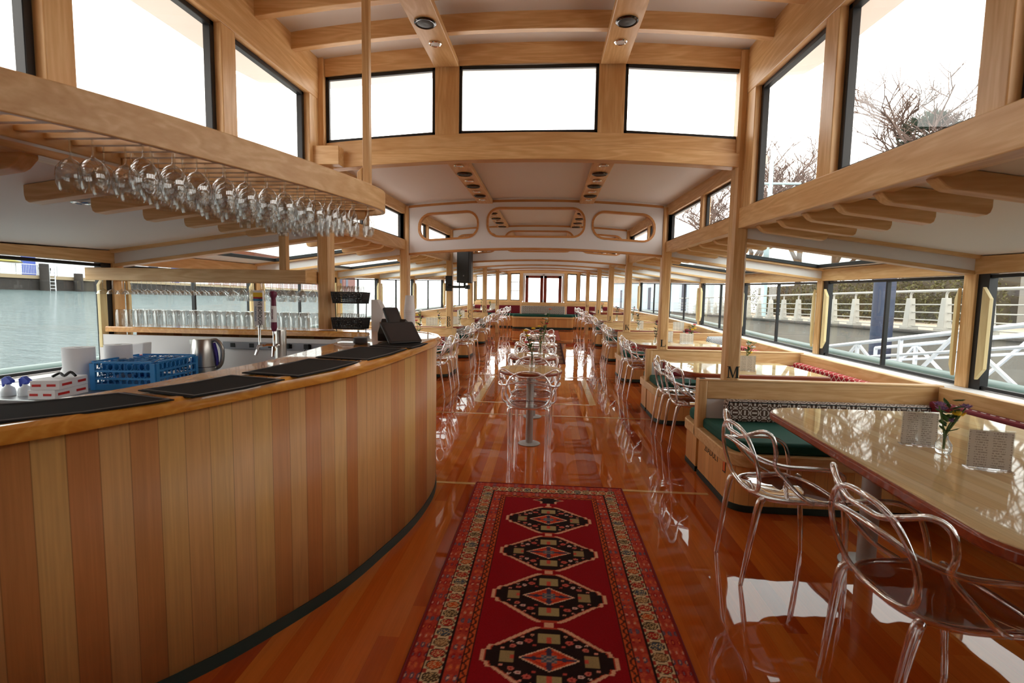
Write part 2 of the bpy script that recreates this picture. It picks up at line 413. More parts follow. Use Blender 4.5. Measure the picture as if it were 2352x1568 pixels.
# --- upper clerestory side walls
for side, X0 in (('left', -1.82), ('right', 1.72)):
    sg = -1 if side == 'left' else 1
    ws = sroot('wall_%s_clerestory' % side, (X0, 0, 0))
    for nm, z0, z1, dx in (('sill_rail', 2.03, 2.19, .06), ('head_rail', 3.06, 3.43, .05)):
        r = MB(); r.bar((0, -2.2, (z0+z1)/2+.04*(-6.25)), (0, 4.0, (z0+z1)/2), dx*2, z1-z0); r.build(nm, ASH['y'], ws, bev=.005)
    for y0, y1 in ((3.84, 4.0), (2.80, 2.93), (1.78, 1.90), (.74, .86), (-.3, -.18), (-1.34, -1.22), (-2.2, -2.1)):
        ym = (y0+y1)/2; o = .04*(ym-4.05)
        MB().box(-.045, .045, y0, y1, 2.17+o, 3.10+o).build('mullion', ASH['z'], ws, bev=.005)
    MB().box(-.03, .03, -2.2, -.3, 1.8, 3.0).build('light_block_panel', ASH['y'], ws)  # unseen panel added over the rear clerestory bays to darken the near end
    for y0, y1 in ((2.93, 3.84), (1.90, 2.80), (.86, 1.78), (-.18, .74)):
        a, b = .04*(y0-4.05), .04*(y1-4.05); xx = X0+sg*.02; e = .02
        window([(xx, y0+e, 2.20+a), (xx, y1-e, 2.20+b), (xx, y1-e, 3.05+b), (xx, y0+e, 3.05+a)], (-sg, 0, 0), fw=.035, fd=.045)
# --- lower roof
c2 = sroot('ceiling_lower'); c2.name = 'ceiling_1'
m = MB(); xs = [-1.95+3.85*i/20 for i in range(21)]; yy = [4.10]+ST[1:]+[YE]
rings = [[(x, y, zL(x, y)) for x in xs]+[(x, y, zL(x, y)+.06) for x in reversed(xs)] for y in yy]
m.loft(rings); m.build('roof_panel', CEIL, c2, smooth=50)
for x0, x1 in ((-.74, -.555), (.53, .705)):
    r = MB()
    ya = [4.1, 6.15, 8.6, 10.8, 13.2, 15.6]
    for a, b in zip(ya, ya[1:]): r.bar(((x0+x1)/2, a, zL(.64, a)-.035), ((x0+x1)/2, b, zL(.64, b)-.035), x1-x0, .05)
    r.build('fixture_board', ASH['y'], c2, bev=.003)
for side, P in (('left', pxl), ('right', pxr)):
    sg = -1 if side == 'left' else 1
    ws = sroot('wall_%s_lower_clerestory' % side)
    yy = ST+[YE]
    for nm, z0, z1, dx in (('sill_rail', 2.06, 2.19, .10), ('head_rail', 2.51, 2.66, .09)):
        r = MB()
        for a, b in zip(yy, yy[1:]): r.bar((P(a)+sg*.03, a, (z0+z1)/2+zr(a)), (P(b)+sg*.03, b, (z0+z1)/2+zr(b)), dx, z1-z0)
        r.build(nm, ASH['y'], ws, bev=.004)
    for a, b in zip(yy, yy[1:]):
        ym = (a+b)/2-.18
        for p, q in ((a, .08), (b, .08), (ym, .035)):
            MB().box(P(p)+sg*.03-.04, P(p)+sg*.03+.04, p-q, p+q, 2.18+zr(p), 2.52+zr(p)).build('mullion', ASH['z'], ws, bev=.003)
        if a < 13:
            for p, q in ((a+.08, ym-.035), (ym+.035, b-.08)):
                e = .015; xp, xq = P(p)+sg*.04, P(q)+sg*.04
                window([(xp, p+e, 2.205+zr(p)), (xq, q-e, 2.205+zr(q)), (xq, q-e, 2.50+zr(q)), (xp, p+e, 2.50+zr(p))], (-sg, 0, 0), fw=.022, fd=.03)
# --- side roofs with rafters, stubs and skylights
stub_ys = {}
for side in ('left', 'right'):
    sg = -1 if side == 'left' else 1; XO = XL if side == 'left' else XR; P = pxl if side == 'left' else pxr
    cs = sroot('ceiling_%s' % side)
    m = MB()
    def slab(xa, xb, ya, yb):
        pts = []
        for y in (ya, yb):
            x0 = sg*abs(P(y))+sg*.06 if xa == 'in' else sg*xa; x1 = XO(y)+sg*.05 if xb == 'out' else sg*xb
            pts.append([(x0, y, zS(x0, y)), (x1, y, zS(x1, y)), (x1, y, zS(x1, y)+.03), (x0, y, zS(x0, y)+.03)])
        m.loft(pts)
    ya = [-2.2, 4.05]; slab('in', 'out', *ya)
    yy = ST+[YE]
    for i, (a, b) in enumerate(zip(yy, yy[1:])):
        slab('in', 2.26, a, b); slab(3.40 if i < 3 else 2.9, 'out', a, b); slab(2.26, 3.40 if i < 3 else 2.9, a, a+.08); slab(2.26, 3.40 if i < 3 else 2.9, b-.08, b)
    m.build('roof_panel', CEIL, cs, smooth=0)
    for i, (a, b) in enumerate(zip(yy, yy[1:])):
        x0 = 2.26*sg; x1 = (3.40 if i < 3 else 2.9)*sg; a2, b2 = a+.08, b-.08
        q = [(x0, a2, zS(x0, a2)+.015), (x0, b2, zS(x0, b2)+.015), (x1, b2, zS(x1, b2)+.015), (x1, a2, zS(x1, a2)+.015)]
        window(q, (0, 0, -1), fw=.03, fd=.04, glass=GLASSS)
    for i, y in enumerate(ST):      # rafters
        zz = lambda x: zS(x, y)
        x0 = sg*(abs(P(y))+.05); x1 = XO(y)-sg*.03; w_ = .035
        for nm, t, bt, mt, ww in (('rafter', .0, -.125, WHITE, .035), ('rafter_cap', -.12, -.15, ASH['x'], .042), ('rafter_trim', .0, -.03, ASH['x'], .075)):
            r = MB(); r.loft([[(x0, y-ww, zz(x0)+bt), (x0, y+ww, zz(x0)+bt), (x0, y+ww, zz(x0)+t), (x0, y-ww, zz(x0)+t)],
                              [(x1, y-ww, zz(x1)+bt), (x1, y+ww, zz(x1)+bt), (x1, y+ww, zz(x1)+t), (x1, y-ww, zz(x1)+t)]])
            if i < 6 or nm == 'rafter': r.build(nm, mt, cs, bev=.003)
    for (a, b), cnt in zip([(1.9, 4.05), (-.2, 1.9)]+list(zip(ST, ST[1:])), (6, 6, 5, 5, 4, 4, 3)):
        if a < 4: cnt = 6; b = 3.98-.0 if b > 3 else b
        for j in range(cnt):
            y = a+(b-a)*(j+.7)/(cnt+.3); xi = sg*(abs(P(y))+.04); xo = sg*(abs(P(y))+.54); d = .085
            r = MB(); prof = [(0, .0), (1, 0), (1, -.55), (.985, -.85), (.955, -1), (.12, -1), (.07, -.9), (.0, -.55)]
            pts = [(xi+(xo-xi)*t, y-.03, zS(xi+(xo-xi)*t, y)+d*s_) for t, s_ in prof]
            r.prism(pts, (0, .065, 0)); r.build('stub_joist', ASH['x'], cs, bev=.004)
# --- outer walls
PALEB = wood('pale_lit_board', (244, 226, 176), (230, 206, 150), 'z')  # pale yellow boards, colour lightened further for outside light falling on them
STW = [-2.2, -.15, 1.95]+ST+[YE]
for side in ('left', 'right'):
    sg = -1 if side == 'left' else 1; XO = XL if side == 'left' else XR
    ws = sroot('wall_%s' % side)
    low, sl, hd = MB(), MB(), MB()
    ys2 = [-2.2, .95, 4.05, 6.15, 8.6, 10.8, 12, 13.2, 14.4, 15.6, 16.7, 17.8, YE]
    for a, b in zip(ys2, ys2[1:]):
        low.loft([[(XO(y)+sg*.0, y, zf(y)-.05), (XO(y)+sg*.06, y, zf(y)-.05), (XO(y)+sg*.06, y, sill(y)-.02), (XO(y), y, sill(y)-.02)] for y in (a, b)])
        sl.loft([[(XO(y)-sg*.20, y, sill(y)-.03), (XO(y)+sg*.07, y, sill(y)-.03), (XO(y)+sg*.07, y, sill(y)), (XO(y)-sg*.20, y, sill(y))] for y in (a, b)])
        hd.loft([[(XO(y)-sg*.05, y, head(y)), (XO(y)+sg*.05, y, head(y)), (XO(y)+sg*.05, y, zS(XO(y), y)), (XO(y)-sg*.05, y, zS(XO(y), y))] for y in (a, b)])
    low.build('lower_panel', WHITE, ws, smooth=0); sl.build('window_sill', WHITE, ws, smooth=0); hd.build('head_beam', ASH['y'], ws, smooth=20, bev=.004)
    for y in STW[1:-1]:
        MB().box(XO(y)-.05, XO(y)+.05, y-.055, y+.055, sill(y), head(y)+.02).build('window_post', ASH['z'], ws, bev=.005)
    for y in STW[1:-1]:
        for s_ in (-1, 1):
            a, b = (y+.065, y+.095) if s_ > 0 else (y-.15, y-.215); z0, z1 = sill(y)+.10, head(y)-.12; x = XO(y)-sg*.075
            r = MB(); r.prism([(x, a, z0-.02), (x, b, z0+.07), (x, b, z1-.07), (x, a, z1+.02)], (sg*.03, 0, 0)); r.build('pull_board', PALEB, ws, bev=.003)
        if True:
            MB().box(XO(y)-.03, XO(y)+.03, y-.15, y-.055, sill(y), head(y)).build('black_channel', BLACK, ws)
    for i, (a, b) in enumerate(zip(STW, STW[1:])):
        a2, b2 = a+.07, b-.07; e = .02
        if i == 0:
            MB().box(XO(0)-.03, XO(0)+.03, a, b, .6, 1.75).build('light_block_panel', ASH['x'], ws); continue  # added out of view in place of a window, blocks light from behind
        mull = () if (i == 2) else (.46,)
        window([(XO(a2), a2, sill(a2)+e), (XO(b2), b2, sill(b2)+e), (XO(b2), b2, head(b2)-e), (XO(a2), a2, head(a2)-e)], (-sg, 0, 0), fw=.026, fd=.04, glass=GLASST, mull=mull)
# --- dark wall added unseen behind the camera to hold back light
wb = sroot('wall_back_light_block'); MB().box(-3.8, 3.6, -2.3, -2.2, -.05, 3.5).build('panel', S('back_panel', (150, 125, 100), rough=.6), wb)
# --- posts with letters
ser = {
 'I': [[(.38,0),(.62,0),(.62,1),(.38,1)], [(.2,0),(.8,0),(.8,.06),(.2,.06)], [(.2,.94),(.8,.94),(.8,1),(.2,1)]],
 'H': [[(.1,0),(.26,0),(.26,1),(.1,1)], [(.74,0),(.9,0),(.9,1),(.74,1)], [(.26,.46),(.74,.46),(.74,.54),(.26,.54)]]+[[(x,y),(x+.32,y),(x+.32,y+.05),(x,y+.05)] for x in (.02,.66) for y in (0,.95)],
 'L': [[(.12,0),(.32,0),(.32,1),(.12,1)], [(0,.95),(.45,.95),(.45,1),(0,1)], [(0,0),(.8,0),(.8,.07),(0,.07)], [(.72,.0),(.8,0),(.84,.3),(.78,.3)]],
 'K': [[(.12,0),(.30,0),(.30,1),(.12,1)], [(0,.95),(.42,.95),(.42,1),(0,1)], [(0,0),(.42,0),(.42,.05),(0,.05)], [(.30,.42),(.72,.97),(.82,.97),(.30,.52)][::-1], [(.42,.62),(.58,.62),(.98,.03),(.76,.03)][::-1], [(.6,.95),(.95,.95),(.95,1),(.6,1)], [(.62,0),(1,0),(1,.05),(.62,.05)]],
 'M': [[(.08,0),(.16,0),(.16,1),(.08,1)], [(.80,0),(1.0,0),(1.0,1),(.80,1)], [(.08,1),(.26,1),(.56,.12),(.48,0)], [(.48,0),(.54,0),(.86,1),(.78,1)], [(-.02,0),(.28,0),(.28,.05),(-.02,.05)], [(.7,0),(1.1,0),(1.1,.05),(.7,.05)], [(-.02,.95),(.2,.95),(.2,1),(-.02,1)], [(.85,.95),(1.1,.95),(1.1,1),(.85,1)]],
 'E': [[(.12,0),(.30,0),(.30,1),(.12,1)], [(0,0),(.78,0),(.78,.06),(0,.06)], [(0,.94),(.74,.94),(.74,1),(0,1)], [(.3,.48),(.58,.48),(.58,.54),(.3,.54)], [(.72,0),(.78,0),(.84,.24),(.79,.24)], [(.68,1),(.74,1),(.76,.78),(.71,.78)], [(.55,.38),(.6,.38),(.6,.64),(.55,.64)]],
 'F': [[(.12,0),(.30,0),(.30,1),(.12,1)], [(0,0),(.42,0),(.42,.06),(0,.06)], [(0,.94),(.74,.94),(.74,1),(0,1)], [(.3,.48),(.58,.48),(.58,.54),(.3,.54)], [(.68,1),(.74,1),(.76,.78),(.71,.78)], [(.55,.38),(.6,.38),(.6,.64),(.55,.64)]],
}
def arcs(cx, cy, rx, ry, a0, a1, thick, thin, n=14):
    o, i_ = [], []
    for k in range(n+1):
        a = math.radians(a0+(a1-a0)*k/n); t = lerp(thin, thick, abs(math.cos(a)))
        o.append((cx+rx*math.cos(a), cy+ry*math.sin(a))); i_.append((cx+(rx-t)*math.cos(a), cy+(ry-min(t, thin*1.6))*math.sin(a)))
    return o+i_[::-1]
ser['J'] = [[(.40,.1),(.58,.1),(.58,1),(.40,1)], [(.25,.95),(.75,.95),(.75,1),(.25,1)], arcs(.3, .08, .28, .26, 0, -150, .18, .07)]
ser['C'] = [arcs(.5, .5, .48, .52, 45, 315, .2, .06), [(.84,.66),(.90,.66),(.90,.98),(.84,.9)]]
ser['G'] = ser['C']+[[(.72,.02),(.88,.08),(.88,.42),(.72,.42)], [(.6,.38),(1.0,.38),(1.0,.43),(.6,.43)]]
ser['D'] = [[(.12,0),(.30,0),(.30,1),(.12,1)], [(0,0),(.4,0),(.4,.06),(0,.06)], [(0,.94),(.4,.94),(.4,1),(0,1)], arcs(.35, .5, .6, .5, -90, 90, .2, .06)]
ser['B'] = [[(.12,0),(.30,0),(.30,1),(.12,1)], [(0,0),(.45,0),(.45,.06),(0,.06)], [(0,.94),(.45,.94),(.45,1),(0,1)], arcs(.42, .27, .43, .27, -90, 90, .18, .055), arcs(.38, .76, .38, .24, -90, 90, .16, .055)]
_lc = {}
def letter(ch, h, loc, parent, nm='letter'):
    if ch not in _lc:
        me = bpy.data.meshes.new('letter_'+ch); mm = MB()
        for pl in ser[ch]:
            d = .0 # each stroke is a thin plate
            mm.prism([((x-.5), 0, y-.5) for x, y in pl], (0, -.02, 0))
        me.from_pydata(mm.v, [], mm.f); me.update(); me.materials.append(DKINK); _lc[ch] = me
    o = bpy.data.objects.new(nm, _lc[ch]); C.objects.link(o); o.parent = parent; o.location = loc; o.scale = (h*.92, .1, h); return o
def rail_top(y): return .81+zf(y)
PL = {}
def post(x, y, z0, z1, txt, label, w_=.12, lz=.09, lh=.105):
    t = thing('wooden_post', label, 'post', (x, y, z0)); a = w_/2; c = .018
    pts = [(-a+c, -a, 0), (a-c, -a, 0), (a, -a+c, 0), (a, a-c, 0), (a-c, a, 0), (-a+c, a, 0), (-a, a-c, 0), (-a, -a+c, 0)]
    MB().prism(pts, (0, 0, z1-z0)).build('post_shaft', ASH['z'], t)
    for i, ch in enumerate(reversed(txt)):
        letter(ch, lh, (0, -a, lz+i*(lh*1.12)), t)
    return t
post(1.68, 4.05, rail_top(4.05), 3.39, 'M', 'tall wooden post with a dark green letter M, nearest on the right', .12, .065, .095)
for (i, ch) in ((1, 'L'), (2, 'K'), (3, 'J'), (4, 'I'), (5, 'H')):
    y = ST[i]; z0 = rail_top(y) if i < 5 else zf(y)
    post(PXR[i], y, z0, 2.60+zr(y), ch, 'wooden post with the single letter %s, on the right of the aisle' % ch, .115, .08 if i < 5 else .92, .088)
post(PXL[0], 4.02, 1.155, 2.56, '', 'wooden post rising from the back bar shelf beside the black baskets', .115)
post(PXL[1], 6.15, rail_top(6.15), 2.60, '', 'unlettered wooden post behind the bar end and stacked paper cups', .115)
for (i, ch) in ((2, 'B'), (3, 'C'), (4, 'D'), (5, 'E')):
    y = ST[i]; z0 = rail_top(y) if i < 5 else zf(y)
    post(PXL[i], y, z0, 2.60+zr(y), ch*2, 'wooden post with double letter %s%s, on the left of the aisle' % (ch, ch), .115, .07 if i < 4 else (.05 if i < 5 else .93), .085)
# --- arched panels with three openings
def arch_panel(i, y, label):
    x0, x1 = PXL[i]+.06, PXR[i]-.06
    t = thing('arched_bulkhead', label, 'bulkhead', (0, y, 2.0+zr(y)))
    zb = lambda x: .09+camb(x)-.0; zt = lambda x: .70+camb(x)
    n = 20; xs = [x0+(x1-x0)*k/n for k in range(n+1)]
    outer = [(x, zb(x)) for x in xs]+[(x, zt(x)) for x in reversed(xs)]
    sh = lambda x: camb(x)
    holes = [rrect(-1.50, -.74, .245, .575, .15, 6, sh), rrect(-.62, .60, .245, .60, .15, 6, sh), rrect(.70, 1.46, .245, .575, .15, 6, sh)]
    me = shape2d([outer]+holes, .05); me.transform(STAND)
    link('panel', me, WHITE, t, smooth=30)
    for (a, b, zt_) in ((-1.50, -.74, .575), (-.62, .60, .60), (.70, 1.46, .575)):
        ri = rrect(a+.012, b-.012, .257, zt_-.012, .142, 6, sh); ro = rrect(a-.012, b+.012, .233, zt_+.012, .16, 6, sh)
        r = MB(); N_ = len(ri)
        r.loft([[(ri[k][0], -.034, ri[k][1]), (ro[k][0], -.034, ro[k][1]), (ro[k][0], .034, ro[k][1]), (ri[k][0], .034, ri[k][1])] for k in range(N_)], closed=True)
        r.build('opening_trim', ASHD, t)
    arc_y(-.034, .034, lambda x, y_: zb(x)+.012, lambda x, y_: zb(x)-.016, x0, x1, ASHD, 'bottom_trim', t)
    arc_y(-.034, -.024, lambda x, y_: zt(x)-.0, lambda x, y_: zt(x)-.03, x0, x1, ASHD, 'top_trim', t)
ASHD = wood('oiled_trim', (206, 150, 92), (180, 120, 66), 'x')
for i, nm in ((1, 'nearest arched white bulkhead with three rounded openings, at posts L'), (2, 'second arched white bulkhead with rounded openings, between posts BB and K'), (3, 'third arched white bulkhead, between posts CC and J'), (4, 'fourth arched white bulkhead, between posts DD and I'), (5, 'farthest arched white bulkhead, between posts EE and H')):
    arch_panel(i, ST[i], nm)
# --- far wall
wf = sroot('wall_far', (0, YE, 0))
def fw(x0, x1, z0, z1, nm, mat, y0=-.04, y1=.04): return MB().box(x0, x1, y0, y1, z0, z1).build(nm, mat, wf, bev=.004)
fw(-2.75, -.82, .45, 1.47, 'lower_panel', ASH['x']); fw(.81, 2.70, .45, 1.47, 'lower_panel', ASH['x'])
arc_y(-.05, .05, lambda x, y: 3.16+camb(x), lambda x, y: 2.545-.017*x*x, -2.75, 2.7, ASH['x'], 'head_rail', wf)
for a, b in ((-2.75, -2.63), (-1.41, -1.28), (-.93, -.80), (.79, .92), (1.27, 1.40), (2.57, 2.70)):
    fw(a, b, 1.45, 2.56-.02*max(a*a, b*b)+.04, 'mullion', ASH['z'])
MB().box(-.80, .79, -.03, .03, 2.44, 2.56).build('door_header', WHITE, wf); fw(-.80, -.72, .5, 2.46, 'door_jamb', WHITE, -.03, .03); fw(.71, .79, .5, 2.46, 'door_jamb', WHITE, -.03, .03)
for a, b in ((-2.63, -1.41), (-1.28, -.93), (.92, 1.27), (1.40, 2.57)):
    window([(a, YE, 1.48), (b, YE, 1.48), (b, YE, 2.53-.02*b*b), (a, YE, 2.53-.02*a*a)], (0, -1, 0), fw=.04, bars=(.36, .69) if a == -1.28 else ())
MAH = wood('mahogany', (140, 52, 26), (104, 34, 18), 'z', rough=.3, coat=.5)
for k, (a, b) in enumerate(((-.71, -.01), (0, .70))):
    d = sroot('door_%d' % (k+1), ((a+b)/2, YE-.01, .5)); h = (b-a)/2
    r = MB(); r.box(-h, -h+.12, -.025, .025, 0, 1.94); r.box(h-.12, h, -.025, .025, 0, 1.94); r.box(-h, h, -.025, .025, 1.85, 1.94); r.box(-h, h, -.025, .025, 0, .25)
    r.build('door_leaf', MAH, d); MB().add([(-h+.09, 0, .25), (h-.09, 0, .25), (h-.09, 0, 1.85), (-h+.09, 0, 1.85)], [(0,1,2,3)]).build('door_pane', GLASSC, d, smooth=0)
    s_ = 1 if k == 0 else -1
    r = MB(); r.box(s_*(h-.03)-.02, s_*(h-.03)+.02, -.05, -.025, .75, 1.0); r.tube([(s_*(h-.03), -.05, .9), (s_*(h-.03), -.09, .9), (s_*(h-.13), -.09, .9)], .012); r.build('door_handle', PLASTIC, d)
MB().box(-.03, .03, -.08, -.03, 2.42, 2.50).build('door_latch', STEEL, wf)
# --- ceiling fixtures
def mk_fix(kind):
    if kind == 's':
        t = thing('ceiling_speaker', 'x', 'speaker'); 
        MB().lathe([(.072, 0), (.074, -.006), (.066, -.012), (.058, -.010), (.058, -.002)], n=28).build('trim_ring', CHROME if False else S('dark_chrome', (90, 90, 92), rough=.15, metal=1), t)
        MB().lathe([(.0, -.010), (.03, -.0125), (.058, -.007), (.058, 0)], n=28).build('speaker_grille', PLASTIC, t)
    else:
        t = thing('downlight', 'x', 'light')
        MB().lathe([(.045, 0), (.047, -.005), (.040, -.009), (.034, -.006), (.034, 0)], n=24).build('trim_ring', CHROME, t)
        MB().lathe([(0, -.003), (.034, -.003), (.034, 0)], n=24).build('lens', S('lamp_lens', (214, 206, 200), rough=.3), t)
    return t
protoS, protoD = mk_fix('s'), mk_fix('d'); usedF = set()
def fixture(kind, x, y, z, label, group=None, ry=0):
    p = protoS if kind == 's' else protoD
    if kind in usedF: r = dup(p, (x, y, z))
    else: usedF.add(kind); r = p; r.location = (x, y, z)
    r['label'] = label
    if group: r['group'] = group
    r.rotation_euler = (.05, 0, 0)
    return r
zb = lambda y: zU(.7, y)-.176
fixture('s', -.70, 3.32, zb(3.32), 'black round speaker in the near left ceiling board above the bar')
fixture('d', -.70, 3.61, zb(3.61), 'round downlight in the near left ceiling board above the bar')
fixture('s', .64, 3.36, zb(3.36), 'black round speaker in the near right ceiling board')
fixture('d', .64, 3.64, zb(3.64), 'round downlight in the near right ceiling board')
ORD = {(4.30, 'd'): 'downlight nearest the transom', (4.86, 'd'): 'second downlight from the transom', (5.38, 'd'): 'third downlight from the transom', (5.85, 'd'): 'downlight closest to the bulkhead', (4.60, 's'): 'round speaker nearest the transom', (5.12, 's'): 'middle round speaker', (5.62, 's'): 'round speaker closest to the bulkhead'}
for sx, lab in ((-.648, 'left'), (.618, 'right')):
    for y, k in ((4.30, 'd'), (4.60, 's'), (4.86, 'd'), (5.12, 's'), (5.38, 'd'), (5.62, 's'), (5.85, 'd')):
        nm = 'downlight' if k == 'd' else 'black round speaker'
        fixture(k, sx, y, zL(.64, y)-.060, '%s, %s ceiling board before the first arched bulkhead' % (ORD[(y, k)], lab), '%s row before the first bulkhead, %s board' % ('downlights' if k == 'd' else 'speakers', lab))
    for y, k in ((6.9, 's'), (7.15, 'd'), (7.4, 's'), (7.65, 'd'), (7.9, 's'), (8.15, 'd'), (8.38, 's')):
        nm = 'downlight' if k == 'd' else 'black round speaker'
        fixture(k, sx, y, zL(.64, y)-.060, '%s in the %s ceiling board seen through the first bulkhead opening' % (nm, lab), '%s row behind the first bulkhead, %s board' % ('downlights' if k == 'd' else 'speakers', lab))
for y, sx, lb in ((3.25, -1, 'left'),):
    pass
fixture('d', -2.35, 2.45, zS(-2.35, 2.45)-.012, 'downlight under the left side roof near the hanging glasses')
# ------------------------------------------------------------------ booths
XIN = {1: 1.42, -1: -1.48}
def rc(x0, x1, y0, y1, r, corners, z, n=6):
    """rounded polygon; corners = set of (sx, sy) to round"""
    out = []
    for cx, cy, a0, key in ((x1, y1, 0, (1, 1)), (x0, y1, 90, (-1, 1)), (x0, y0, 180, (-1, -1)), (x1, y0, 270, (1, -1))):
        if key in corners:
            kx = cx-r*key[0]; ky = cy-r*key[1]
            for k in range(n+1):
                a = math.radians(a0+90*k/n); out.append((kx+r*math.cos(a), ky+r*math.sin(a), z))
        else: out.append((cx, cy, z))
    return out
def booth(sg, s, dn, df, near_pat, far_pat, label, x_out=None):
    XO = XR if sg > 0 else XL; z0 = zf(s); xi = XIN[sg]; xo = XO(s)-sg*.22 if x_out is None else x_out
    t = thing('booth_bench', label, 'bench', (xi, s, z0)); L = abs(xo-xi)
    S_ = lambda m: m
    def px(a): return sg*a          # local x away from the aisle
    def poly(a0, a1, b0, b1, r, cs, z):
        x0, x1 = sorted((px(a0), px(a1))); return rc(x0, x1, b0, b1, r, {(-sg, c) for c in cs}, z)
    for nm, y0, y1, cs in (('near', -dn, -.02, (-1,)), ('far', .02, df, (1,))):
        if y1-y0 < .1: continue
        pm = lambda c, n: (c.y+.03, c.z) if abs(n.x) > .7 else (c.x+.02, c.z)
        MB().prism(poly(.03, L, y0+.02, y1, .13, cs, .0), (0, 0, .315)).build('bench_base', BENP, t, uv=pm)
        MB().prism(poly(.024, L, y0+.014, y1, .135, cs, .0), (0, 0, .045)).build('kick_strip', KICK, t)
        MB().prism(poly(-.0, L, y0-.01, y1, .17, cs, .315), (0, 0, .09)).build('seat_rail', ASH['x'], t, bev=.008)
        MB().prism(poly(.05, L, y0+.03, y1, .13, cs, .40), (0, 0, .085)).build('seat_cushion', GREEN, t, bev=.022)
        pat = near_pat if nm == 'near' else far_pat
        if pat is not None:
            sn = -1 if nm == 'near' else 1
            a, b = (.20, L-.02)
            r = MB(); ya, yb = sorted((sn*.045, sn*.15)); r.box(*sorted((px(a), px(b))), ya, yb, .485, .655)
            bc = r.build('back_cushion', pat, t, bev=.02, uv=True)
            xs0, xs1 = sorted((px(a), px(b)))
            pp = MB(); pp.tube([(xs0+.01, sn*.148, .645), (xs1-.01, sn*.148, .645)], .005, 6)
            pp.tube([(px(a+.012), sn*.148, .50), (px(a+.012), sn*.148, .645)], .005, 6)
            pp.build('piping', PLASTIC if pat is not BURG else STITCH, bc)
    MB().prism([(px(0), -.045, .31), (px(.075), -.045, .31), (px(.075), .045, .31), (px(0), .045, .31)], (0, 0, .50)).build('end_post', ASH['z'], t, bev=.012)
    MB().box(*sorted((px(.05), px(L))), -.03, .03, .40, .66).build('divider_panel', WHITE, t)
    MB().box(*sorted((px(.07), px(L))), -.04, .04, .645, .80).build('top_rail', ASH['x'], t, bev=.006)
    MB().box(*sorted((px(.0), px(L+.02))), -.048, .03, .795, .81).build('rail_cap', ASH['x'], t, bev=.004)
    return t
def wall_bench(sg, a, b, pat, label, dn=0):
    XO = XR if sg > 0 else XL; ym = (a+b)/2; z0 = (zf(a)+zf(b))/2
    t = thing('wall_bench', label, 'bench', (XO(ym)-sg*.22, ym, z0)); h = (b-a)/2; dz = (zf(b)-zf(a))/(b-a); dx = ((XO(b)-XO(a))/(b-a))
    def bx(nm, x0, x1, z0_, z1_, mt, ya=-h, yb=h, **k):
        r = MB(); P = []
        for y in (ya, yb):
            P.append([(sg*x+dx*y, y, z+dz*y) for x, z in ((x0, z0_), (x1, z0_), (x1, z1_), (x0, z1_))])
        if sg < 0: P.reverse()
        r.loft(P); return r.build(nm, mt, t, **k)
    bx('top_rail', -.03, .03, .61, .80, ASH['y'], bev=.005)
    bx('bench_base', -.50, -.03, -.03, .32, BENP, uv=True); bx('seat_rail', -.53, -.03, .315, .405, ASH['y'], bev=.008)
    bx('seat_cushion', -.50, -.05, .405, .50, GREEN, bev=.02)
    bc = bx('back_cushion', -.14, -.04, .50, .70, pat, -h+.05, h-.05, bev=.02, uv=True)
    if pat is BURG:
        r = MB(); n = int(2*h/.07)
        for i in range(n):
            y = -h+.07+i*.07
            if y > h-.12: break
            x = -sg*.10+dx*y; r.bar((x, y, .7015+dz*y), (x, y+.035, .7015+dz*(y+.035)), .008, .003)
        r.build('white_stitching', STITCH, bc)
booth(1, 4.05, .77, .44, FB, None, 'nearest booth bench with brown geometric back cushion, below post M')
booth(1, 6.15, .64, .45, BURG, None, 'booth bench with green seat and burgundy back cushion, below post L')
booth(1, 8.6, .55, .45, FR, None, 'booth bench with red lattice back cushion, below post K')
booth(1, 10.8, .55, .45, FB, None, 'booth bench with green seat end, below post J')
booth(1, 13.2, .55, .30, FB, None, 'farthest right booth bench, below post I')
booth(-1, 6.15, .50, .45, None, None, 'booth bench mostly hidden behind the curved bar front')
booth(-1, 8.6, .60, .45, FR, None, 'booth bench with red lattice back cushion, below post BB')
booth(-1, 10.8, .60, .45, FB, None, 'booth bench with patterned back cushion, below post CC')
booth(-1, 13.2, .60, .30, BURG, None, 'booth bench with burgundy back cushion, below post DD')
wb_ = [(1, 0.2, 3.99, BURG, 'wall bench with burgundy back cushion beside the nearest large table'),
 (1, 4.11, 6.09, FR, 'wall bench with red lattice cushion between posts M and L'), (1, 6.21, 8.54, FR, 'wall bench with red lattice cushion between posts L and K'),
 (1, 8.66, 10.74, BURG, 'wall bench along the right windows between posts K and J'), (1, 10.86, 13.14, BURG, 'wall bench along the right windows between posts J and I'),
 (1, 13.26, 17.9, BURG, 'long wall bench at the far right end past post I'), (-1, 13.26, 17.9, BURG, 'long wall bench at the far left end past post DD'),
 (-1, 6.21, 8.54, BURG, 'wall bench along the left windows nearest the bar'), (-1, 8.66, 10.74, FB, 'wall bench along the left windows between posts BB and CC'), (-1, 10.86, 13.14, BURG, 'wall bench along the left windows between posts CC and DD')]
for q in wb_: wall_bench(*q)
